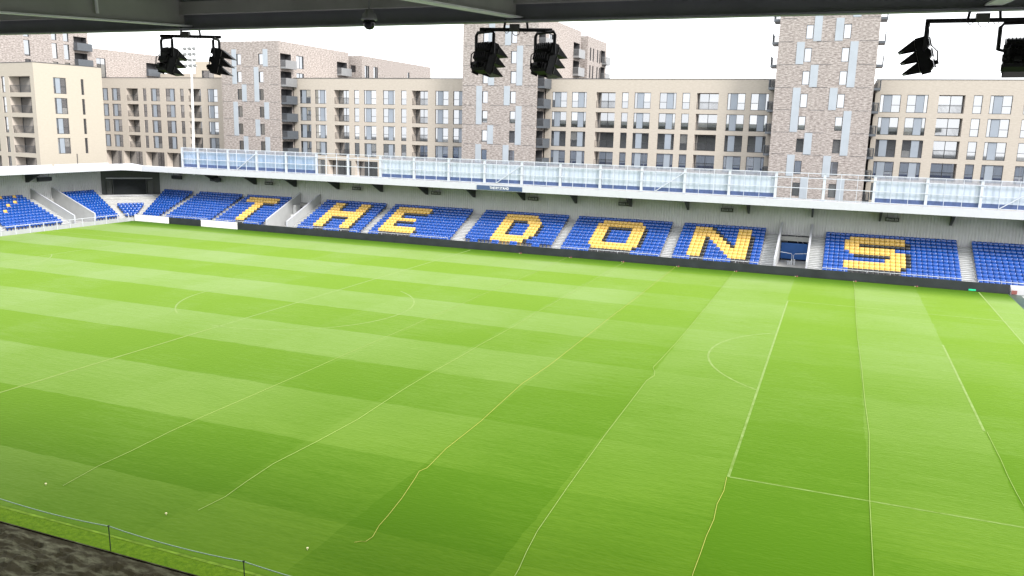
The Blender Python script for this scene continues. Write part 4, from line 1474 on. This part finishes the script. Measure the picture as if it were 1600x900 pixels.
def tower(x0, pat, top, label, depth=21.4, right=True, left=False, x1=None, pale=()):
    x1 = x0 + 12.3
    bld = thing('brick_tower', ((x0 + x1) / 2, YT + 8, 0), label, 'tower block', 'mottled brick towers')
    o = Vector((x0, YT))
    holes, wins, panels = [], [], []
    for fl, (l, ln, r, rn) in pat.items():
        for base, side, n in ((3.38, l, ln), (8.0, r, rn)):
            holes.append((base, base + .92, fl + .33, fl + 2.15, .2))
            wins.append((base, fl + .33))
            if side:
                u = base - 1.0 if side == 'L' else base + .97
                zl = fl - 2.95 * (n - 1) if (side, n) != ('R', 2) or fl != 26.30 else fl
                zh = fl + 2.92 if (side, n) != ('R', 2) or fl != 26.30 else fl + 5.87
                panels.append((u, u + .97, zl + .06, min(zh, top - .5)))
    b = MB()
    facade(b, o, EX, 0, 12.3, 0, top, holes)
    # flanks
    for s, on in ((1, right), (-1, left)):
        xf = x1 if s > 0 else x0
        if on:
            hs = []
            for fl in pat:
                if fl + 2.3 < top:
                    hs.append((.3, 3.3, fl, fl + 2.25, 1.2))
                    if depth > 20:
                        hs.append((17.4, 20.8, fl, fl + 2.25, 1.2))
                        hs.append((4.8, 6.9, fl - .9 + .95, fl + 2.25, .2))
            if s > 0:
                facade(b, Vector((xf, YT)), EY, 0, depth, 0, top, hs)
            else:
                facade(b, Vector((xf, YT + depth)), -EY, 0, depth, 0, top, [(depth - c, depth - a, zl, zh, d) for a, c, zl, zh, d in hs])
        else:
            b.face([(xf, YT, 0), (xf, YT + depth, 0), (xf, YT + depth, top), (xf, YT, top)])
    b.face([(x0, YT + depth, 0), (x0, YT + depth, top), (x1, YT + depth, top), (x1, YT + depth, 0)])
    b.face([(x0, YT, top - .25), (x1, YT, top - .25), (x1, YT + depth, top - .25), (x0, YT + depth, top - .25)], 1)
    b.build('wall', ['brick_mottled', 'coping'], bld, fix=False)
    for u, z in wins:
        window(bld, o, EX, 0, u + .01, z + .01, .90, 'T', 1.80, tower_pane)
    for a, c, zl, zh in panels:
        inst('panel', skylit_panel, bld, (x0 + a, YT - .0, zl), 0, (c - a, 1, zh - zl))
    b = MB()
    for fl in pat:
        # broken shadow joint at each floor
        segs_ = [(0.0, 2.3), (4.4, 6.9), (9.98, 12.3)]
        for a, c in segs_:
            b.box(x0 + a + random.random() * .4, x0 + c - random.random() * .4, YT - .012, YT + .01, fl - .02, fl + .035)
    b.build('floor_joint', 'coping', bld)['kind'] = 'stuff'
    for fl in pat:
        if fl + 1.2 > top:
            continue
        mat = 'pale_metal_skylit' if fl in pale else 'balcony'  # upper floors: sky reflection put into a paler colour
        if right:
            side_balcony(bld, x1, 1, YT + .25, YT + 3.35, fl, mat, 1.15 if not left else .85)
            if depth > 20:
                side_balcony(bld, x1, 1, YT + 17.4, YT + 20.9, fl, 'pale_metal_skylit', 1.0)
                if fl + 2.25 < top:
                    window(bld, Vector((x1, YT)), EY, math.pi / 2, 4.81, fl + .06, 2.08, 'W', 2.18)
        if left:
            side_balcony(bld, x0, -1, YT + .25, YT + 3.35, fl, mat, .85)
    return bld

tower(-63.1, PAT_LEFT, 27.6, 'shortest mottled brick tower with a long pale flank, left of the middle', pale=(23.35, 20.40))
tower(-16.5, {k: v for k, v in PAT.items() if k <= 26.31}, 30.7, 'middle mottled brick tower behind the centre of the roof screen', pale=(26.30, 23.35))
tower(30.0, PAT, 34.6, 'tallest mottled brick tower with balconies on both sides, at the right', left=True, depth=18)

def plain_block(name, x0, x1, y0, y1, top, label, cat, mat='brick_mottled', holes_x=(), holes_f=()):
    bld = thing(name, ((x0 + x1) / 2, (y0 + y1) / 2, 0), label, cat)
    b = MB()
    facade(b, Vector((x0, y0)), EX, 0, x1 - x0, 0, top, [(a - x0, c - x0, zl, zh, d) for a, c, zl, zh, d in holes_f])
    facade(b, Vector((x1, y0)), EY, 0, y1 - y0, 0, top, [(a - y0, c - y0, zl, zh, d) for a, c, zl, zh, d in holes_x])
    b.face([(x0, y0, 0), (x0, y0, top), (x0, y1, top), (x0, y1, 0)])
    b.face([(x0, y1, 0), (x0, y1, top), (x1, y1, top), (x1, y1, 0)])
    b.face([(x0, y0, top - .2), (x1, y0, top - .2), (x1, y1, top - .2), (x0, y1, top - .2)], 1)
    b.build('wall', [mat, 'coping'], bld, fix=False)
    for a, c, zl, zh, d in holes_x:
        if d < .5:
            window(bld, Vector((x1, y0)), EY, math.pi / 2, a - y0 + .01, zl + .01, c - a - .02, 'W' if c - a > 1.3 else 'T', zh - zl - .02)
    for a, c, zl, zh, d in holes_f:
        if d < .5:
            window(bld, Vector((x0, y0)), EX, 0, a - x0 + .01, zl + .01, c - a - .02, 'W' if c - a > 1.3 else 'T', zh - zl - .02)
    return bld

# rear blocks seen over the beige roofs
hx = []
for fl in (23.35, 20.4):
    for y in (89.0, 92.3):
        hx.append((y, y + .95, fl - .3, fl + 2.0, .2))
        hx.append((y + 1.0, y + 1.6, fl - .3, fl + 2.0, .2))
    hx.append((106.2, 107.0, fl, fl + 1.9, .2))
plain_block('rear_block', -63.0, -48.5, 88.0, 117.0, 27.1, 'long brick block set back behind the shortest mottled tower', 'apartment block', holes_x=hx, holes_f=[(-51.0, -49.9, 24.0, 25.3, .3)])
hx = []
for fl in (26.3, 23.35, 20.4):
    for y in (89.8, 91.6, 94.3, 95.9):
        hx.append((y, y + .7, fl - .2, fl + 2.0, .2))
    hx.append((96.8, 99.6, fl, fl + 2.2, 1.2))
rb = plain_block('rear_block', -16.0, -3.35, 88.4, 100.6, 30.1, 'narrow brick block with slit windows behind the middle mottled tower', 'apartment block', holes_x=hx)
for fl in (26.3, 23.35):
    side_balcony(rb, -3.35, 1, 97.6, 100.5, fl, 'pale_metal_skylit', .9)
plain_block('rear_block', -82.0, -63.3, 80.0, 95.0, 25.5, 'low pale block between the white mast and the shortest mottled tower', 'apartment block', mat='brick_cream', holes_f=[(-80.4, -77.4, 21.9, 23.8, .3), (-73.4, -71.2, 22.0, 24.2, .3)])

plain_block('rear_block', -98.0, -82.1, 86.0, 96.0, 23.6, 'low pale roof block left of the white mast, above the beige roof', 'apartment block', mat='brick_beige')

# tall brick tower on the left, seen from its flank
hx = []
for fl in (29.25, 26.30, 23.35, 20.4, 17.45):
    z = fl - .95 - .75
for zl in (27.9, 24.62, 21.3):
    hx.append((54.95, 56.1, zl, zl + 2.75, .2))
    hx.append((60.65, 61.7, zl, zl + 2.75, .2))
    hx.append((63.15, 64.3, zl, zl + 2.75, .2))
for fl in (26.75, 23.75, 20.8):
    hx.append((65.4, 68.3, fl, fl + 2.3, 1.2))
tl = plain_block('brick_tower', -110.0, -97.5, 44.0, 68.7, 33.5, 'pinkish brick tower behind the cream block at the far left', 'tower block', holes_x=hx)
for fl in (26.75, 23.75, 20.8):
    side_balcony(tl, -97.5, 1, 65.2, 68.6, fl, 'balcony', 1.1)
hx = [(70.35, 72.5, 21.9, 25.55, .2), (82.9, 86.2, 23.2, 25.6, 1.2)]
tb = plain_block('brick_flank', -110.0, -97.55, 68.75, 87.0, 27.3, 'pinkish brick wing right of the far left tower, above the beige roof', 'apartment block', holes_x=hx)
side_balcony(tb, -97.55, 1, 82.8, 86.4, 23.2, 'balcony', .6)

# cream block at the left, turned a little
cb_ = thing('apartment_block', (-74, 42, 0), 'cream corner block of flats with stacked balconies at the far left', 'apartment block')
CN = Vector((-69.8, 34.1))
UR = Vector((math.sin(R(6.9)), math.cos(R(6.9))))
UL = Vector((-math.cos(R(8.0)), math.sin(R(8.0))))
LW = 16.0
ol = CN + UL * LW
UF = -UL
hl, hr = [], []
for r in ROWS + [5.72]:
    hl.append((LW - 6.35, LW - 0.95, r, r + H, 1.7))
    hl.append((LW - 8.35, LW - 7.4, r, r + H, .25))
    hl.append((LW - 15.0, LW - 10.0, r, r + H, 1.7))
for r in ROWS:
    hr.append((2.9, 4.9, r, r + H, .2))
    hr.append((7.26, 7.72, r, r + H, .2))
b = MB()
facade(b, ol, UF, 0, LW, 0, ZTOP, hl)
facade(b, CN, UR, 0, 10.8, 0, ZTOP, hr)
pA, pB, pC, pD = ol, CN, CN + UR * 10.8, ol + UR * 10.8
b.face([(pC.x, pC.y, 0), (pC.x, pC.y, ZTOP), (pD.x, pD.y, ZTOP), (pD.x, pD.y, 0)])
b.face([(pD.x, pD.y, 0), (pD.x, pD.y, ZTOP), (pA.x, pA.y, ZTOP), (pA.x, pA.y, 0)])
b.face([(q_.x, q_.y, ZTOP - .2) for q_ in (pA, pB, pC, pD)], 1)
b.build('wall', ['brick_cream', 'jamb'], cb_, fix=False)
b = MB()
b.obox(ol, UF, Vector((UF.y, -UF.x)), 0, LW + .03, -.25, .03, ZTOP, ZTOP + .09)
b.obox(CN, UR, Vector((UR.y, -UR.x)), .27, 10.8, -.25, .03, ZTOP + .002, ZTOP + .092)
b.build('coping', 'coping', cb_)
aF, aR = math.atan2(UF.y, UF.x), math.atan2(UR.y, UR.x)
for r in ROWS + [5.72]:
    balcony(cb_, ol, UF, aF, LW - 6.33, r + .01, 5.36, 1.7, H - .02)
    window(cb_, ol, UF, aF, LW - 8.34, r + .01, .93, 'N', H - .02)
    balcony(cb_, ol, UF, aF, LW - 14.98, r + .01, 4.96, 1.7, H - .02)
for r in ROWS:
    window(cb_, CN, UR, aR, 2.91, r + .01, 1.98, 'A', H - .02)
    window(cb_, CN, UR, aR, 7.27, r + .01, .44, 'T', H - .02)
b = MB()
pp = CN + UR * 5.75 + Vector((UR.y, -UR.x)) * .06
b.tube([(pp.x, pp.y, 6.5), (pp.x, pp.y, 8.6)], 0.06)
b.build('vent_pipe', 'coping', cb_)

# ------------------------------------------------------------------ near stand: roof overhead and terrace below the camera
near = thing('grandstand', (0, -50, 0), 'dark roof edge of the near stand across the top of the view', 'grandstand roof')
ZF = 15.80
SL = 0.058
def zroof(y, z0):
    return z0 - SL * (-40 - y)
b = MB()
b.box(-60, 62, -40.03, -39.97, ZF, ZF + .62)
b.box(-60, 62, -40.15, -40.031, ZF, ZF + .03)
b.build('fascia_beam', 'roof_dark', near)
b = MB()
b.box(-60, 62, -40.30, -40.16, ZF + .27, ZF + .50)
b.build('edge_purlin', 'roof_metal', near)
b = MB()
b.face([(-60, -40.2, ZF + .85), (62, -40.2, ZF + .85), (62, -62, zroof(-62, ZF + .85)), (-60, -62, zroof(-62, ZF + .85))])
b.face([(-60, -39.97, ZF + .95), (-60, -62, ZF + .2), (62, -62, ZF + .2), (62, -39.97, ZF + .95)])
b.face([(-60, -39.98, ZF + .62), (62, -39.98, ZF + .62), (62, -39.98, ZF + .95), (-60, -39.98, ZF + .95)])
b.build('roof_deck', 'roof_metal', near, fix=False)
RX = [26.87 + 7.03 * k for k in range(-12, 5)]
for x in RX:
    b = MB()
    b.prism([(-40.17, ZF + .10), (-40.17, ZF + .84), (-62, zroof(-62, ZF + .84)), (-62, zroof(-62, ZF - .25)), (-44, zroof(-44, ZF + .06))], 'x', x - .02, x + .02)
    o = b.build('rafter', 'roof_metal', near)
    b = MB()
    b.prism([(-40.05, ZF + .065), (-40.05, ZF + .09), (-44, zroof(-44, ZF + .055)), (-62, zroof(-62, ZF - .26)), (-62, zroof(-62, ZF - .29)), (-44, zroof(-44, ZF + .03))], 'x', x - .11, x + .11)
    b.build('flange', 'flange', o)
for y in (-43.5, -47, -50.5, -54):
    b = MB()
    z = zroof(y, ZF + .62)
    b.box(-60, 62, y - .06, y + .06, z, z + .2)
    b.build('purlin', 'roof_dark', near)
# diagonal stay near the left
b = MB()
b.tube([(25.9, -41.6, ZF + .8), (26.85, -41.9, ZF + .02)], 0.035)
b.tube([(27.0, -42.4, ZF + .75), (26.95, -42.3, ZF + .02)], 0.03)
b.build('stay', 'flange', near)
b = MB()
for r in range(20):
    y = -38.6 - .95 * r
    z = 0.9 + .62 * r
    b.face([(-60, y, z - .62), (62, y, z - .62), (62, y, z), (-60, y, z)])
    b.face([(-60, y, z), (62, y, z), (62, y - .95, z), (-60, y - .95, z)])
b.face([(-60, -62, 0), (62, -62, 0), (62, -62, ZF + .3), (-60, -62, ZF + .3)])
b.face([(-60, -38.6, 0), (-60, -62, 0), (-60, -62, ZF), (-60, -58, 13)])
b.face([(62, -38.6, 0), (62, -62, 0), (62, -62, ZF), (62, -58, 13)])
b.build('terrace', 'seat_rows', near, fix=False)

# hanging lamp rigs
def lamp_rig(x, label, lamps, za=ZF, hang=(-.2, .2)):
    t = thing('floodlight_rig', (x, -40.0, za - .1), label, 'floodlight', 'floodlight rigs under the near roof')
    bz = za - .115
    c, s_ = math.cos(R(lamps['yaw'])), math.sin(R(lamps['yaw']))
    pt = lambda u, v, z: (x + u * c - v * s_, -40.0 + u * s_ + v * c, bz + z)
    b = MB()
    b.tube([pt(min(-.62, lamps['heads'][0][0] - .03), 0, 0), pt(.62, 0, 0)], 0.031, 8)
    b.build('crossbar', 'lamp', t)
    for u in hang:
        b = MB()
        b.tube([pt(u, 0, .02), pt(u * .9, 0, .17)], 0.02)
        b.build('hanger', 'lamp', t)
    b = MB()
    n = len(b.v)
    b.box(-.085, .085, -.05, .05, -.02, .09)
    b.xform(Matrix.Translation(pt(lamps.get('box', -.02), 0, 0)) @ Matrix.Rotation(R(lamps['yaw']), 4, 'Z'), n)
    b.build('junction_box', 'lamp_grey', t)
    b = MB()
    for u in (-.16, .0, .16):
        rr = .065 if u == 0 else .032
        b.tube([pt(u + rr * math.cos(a), 0.02, -.02 - rr * 1.1 * abs(math.sin(a))) for a in [math.pi * k / 8 for k in range(9)]], 0.006, 5)
    b.build('cable', 'lamp', t)
    for u, aim, tilt, scl in lamps['heads']:
        hz = bz - .04
        hp = Vector(pt(u, 0, 0))
        # local axes: +x = aim, y = across, z = up
        mat = Matrix.Translation((hp.x, hp.y, hz)) @ Matrix.Rotation(R(90 - aim), 4, 'Z')
        b = MB()
        yk = [(0, -.245, -.36), (0, -.25, -.05), (0, -.21, 0.0), (0, .21, 0.0), (0, .25, -.05), (0, .245, -.36)]
        b.tube(yk, .028, 6)
        b.box(-.03, .03, -.03, .03, -.01, .05)
        for sy in (-1, 1):
            b.tube([(0, .25 * sy, -.35), (.01, .14 * sy, -.38)], .022, 6)
        b.xform(mat)
        yo = b.build('yoke', 'lamp', t)
        tm = mat @ Matrix.Translation((0, 0, -.41)) @ Matrix.Rotation(R(tilt), 4, 'Y') @ Matrix.Scale(scl, 4)
        b = MB()
        for k in range(3):
            z1 = .235 - .17 * k
            b.prism([(-.06, z1 - .155), (-.10, z1 - .11), (-.10, z1 - .045), (-.06, z1), (.10, z1), (.10, z1 - .155)], 'y', -.18, .18)
            for j in range(7):
                yy = -.15 + .05 * j
                b.box(-.125, -.102, yy - .008, yy + .008, z1 - .13, z1 - .02)
        b.box(-.05, .09, -.198, -.182, -.29, .245)
        b.box(-.05, .09, .182, .198, -.29, .245)
        b.box(-.17, -.11, -.06, .04, -.20, -.14)
        b.tube([(-.11, .10, .1), (-.18, .14, -.02), (-.15, .12, -.2)], .012, 5)
        b.xform(tm)
        b.build('lamp_housing', 'lamp', t)
        for k in range(3):
            z1 = .235 - .17 * k
            v = MB()
            v.prism([(.102, z1), (.102, z1 - .012), (.35, z1 - .128), (.355, z1 - .118)], 'y', -.18, .18)
            for sgn in (-1, 1):
                y = .18 * sgn
                v.prism([(.102, z1 - .014), (.102, z1 - .15), (.345, z1 - .128)], 'y', y - .004, y + .004)
            v.prism([(.106, z1 - .018), (.106, z1 - .022), (.338, z1 - .131), (.342, z1 - .131)], 'y', -.17, .17, 1)
            v.xform(tm)
            v.build('visor', ['lamp', 'lamp_in'], t)
            g = MB()
            g.box(.101, .106, -.21, .21, z1 - .145, z1 - .02)
            g.xform(tm)
            g.build('lens', 'lamp_in', t)
lamp_rig(26.87, 'left pair of black floodlights hanging from the near roof', {'yaw': 18, 'box': -.1, 'heads': [(-.5, 22, 18, .95), (.52, 62, 14, .95)]})
lamp_rig(33.86, 'middle pair of black floodlights hanging from the near roof', {'yaw': 14, 'heads': [(-.53, 30, 17, 1.0), (.5, 30, 17, 1.0)]})
lamp_rig(40.85, 'right pair of black floodlights, one cut off by the picture edge', {'yaw': 2, 'heads': [(-.70, -84, 16, .92), (.47, 8, 24, .88)]})

# dome camera
cc = thing('security_camera', (31.36, -40.6, 15.7), 'dome security camera hanging from the near roof edge', 'camera')
b = MB()
b.tube([(31.36, -40.6, 15.98), (31.36, -40.6, 16.55)], 0.018, 8)
b.build('stem', 'cctv', cc)
b = MB()
b.lathe((31.36, -40.6, 15.80), [(0, .20), (.07, .20), (.075, .15), (.11, .13), (.135, .05), (.138, .02), (.10, .02)], 20)
b.build('housing', 'cctv', cc, smooth=True)
b = MB()
b.lathe((31.36, -40.6, 15.80), [(.10, .02), (.102, -.04), (.088, -.09), (.055, -.128), (0, -.14)], 20)
b.build('dome', 'dome', cc, smooth=True)

# ------------------------------------------------------------------ strings, pegs and the rope fence
def string(pts, label, mat='string', r=0.009):
    b = MB()
    b.tube([(x, y, 0.02 + random.uniform(0, .008)) for x, y in pts], r, 5)
    o = b.build('string_line', mat)
    tag(o, label, 'string', 'setting-out strings on the grass')
def wig(x, y0, y1, n, amp):
    return [(x + random.uniform(-amp, amp), y0 + (y1 - y0) * k / n) for k in range(n + 1)]
string(wig(0, -33.5, -10, 12, .03), 'pale string on the halfway line at the left picture edge', 'string_pale', .009)
string([(12.37, -32.14), (12.05, -30.2), (12.0, -28.5), (11.8, -26)] + wig(11.75, -23.8, 33.2, 14, .05), 'pale string ending left of the rope stake, nearest string to the left corner', 'string_pale')
string([(18.5, -31.6), (18.62, -30.3), (18.45, -28.9), (18.3, -27), (18.5, -24), (18.6, -20.9)] + wig(18.3, -16, 33.2, 14, .05), 'pale string with its loose end curling in the dark band', 'string_pale')
string([(24.95, -31.28), (25.12, -31.12), (25.27, -31.08), (25.32, -30.7), (25.1, -29.9), (25.0, -29.1), (24.75, -27.6), (24.35, -25.8), (24.17, -25.12), (24.3, -24.7), (24.28, -24.3),
        (24.1, -22.5), (24.1, -18.7), (23.9, -15), (23.75, -12.1)] + wig(23.9, -8, 33.2, 12, .05), 'yellow string with a hooked end low in the middle of the pitch')
string([(30.8, -31.6), (30.72, -30.6), (30.55, -29.4), (30.39, -27.9), (30.25, -24), (30.1, -17.8), (30.05, -13), (30.0, -8.4), (30.2, -7.2), (30.05, -6.4), (29.77, -5.6), (29.85, -3), (29.95, 1), (30.0, 8)] + wig(30.0, 12, 33.2, 8, .05),
       'pale string with a kink left of the penalty arc', 'string_pale')
string(wig(36.03, -34.0, -20.3, 10, .05), 'yellow string continuing the penalty box line towards the camera')
string([(41.43, -33.5), (41.45, -26), (41.5, -20), (41.7, -12), (41.62, -6), (41.6, 0), (41.5, 8)] + wig(41.5, 12, 33.2, 8, .04), 'pale string running straight through the penalty box', 'string_pale', .009)
string(wig(47.12, -32, -9.3, 12, .05), 'pale string continuing the goal area line towards the camera', 'string_pale')

def peg(x, y, label, kind):
    t = thing('line_peg', (x, y, 0), label, 'peg', 'line pegs beside the pitch')
    b = MB()
    b.lathe((x, y, 0), [(.015, 0), (.015, .05), (.04, .055), (.04, .08), (0, .09)], 8)
    b.build('head', 'peg', t)
    if kind:
        b = MB()
        b.lathe((x + .18, y + .02, 0), [(.07, 0), (.085, .06), (.06, .12), (0, .14)], 8)
        b.build('string_reel', 'peg_red', t)
for x, lab in ((11.7, 'pale line peg left of the end of the leftmost string'), (17.7, 'pale line peg between the first and second rope stakes'), (23.79, 'pale line peg at the hooked end of the yellow string')):
    peg(x, -32.33, lab, False)
FARP = [(6, 'the letter D block, left half'), (12, 'the aisle between the letters D and O'), (18, 'the letter O'), (24, 'the left edge of the letter N block'), (30, 'the right leg of the letter N'), (36, 'the open gangway'),
        (41.5, 'the left part of the letter S block'), (47, 'the right part of the letter S block')]
for x, wh in FARP:
    peg(x, 33.35, f'line peg with a red reel below {wh}', True)

rf = thing('rope_fence', (18, -35.0, 0), 'pale rope strung between dark stakes along the near touchline', 'rope fence')
stakes = [6.5, 12.2, 17.93, 23.4, 29.0]
for x in stakes:
    b = MB()
    b.tube([(x + .02, -35.02, -.03), (x, -35.02, .90)], .017, 6)
    b.tube([(x - .04, -35.02, .86), (x + .04, -35.02, .90)], .02, 5)
    b.build('stake', 'post', rf)
b = MB()
pts = []
for x0, x1 in zip(stakes, stakes[1:]):
    for k in range(8):
        t_ = k / 8
        pts.append((x0 + (x1 - x0) * t_, -35.02, .87 - .10 * 4 * t_ * (1 - t_)))
pts.append((stakes[-1], -35.02, .87))
b.tube(pts, .016, 6)
b.build('rope', 'rope', rf, smooth=True)
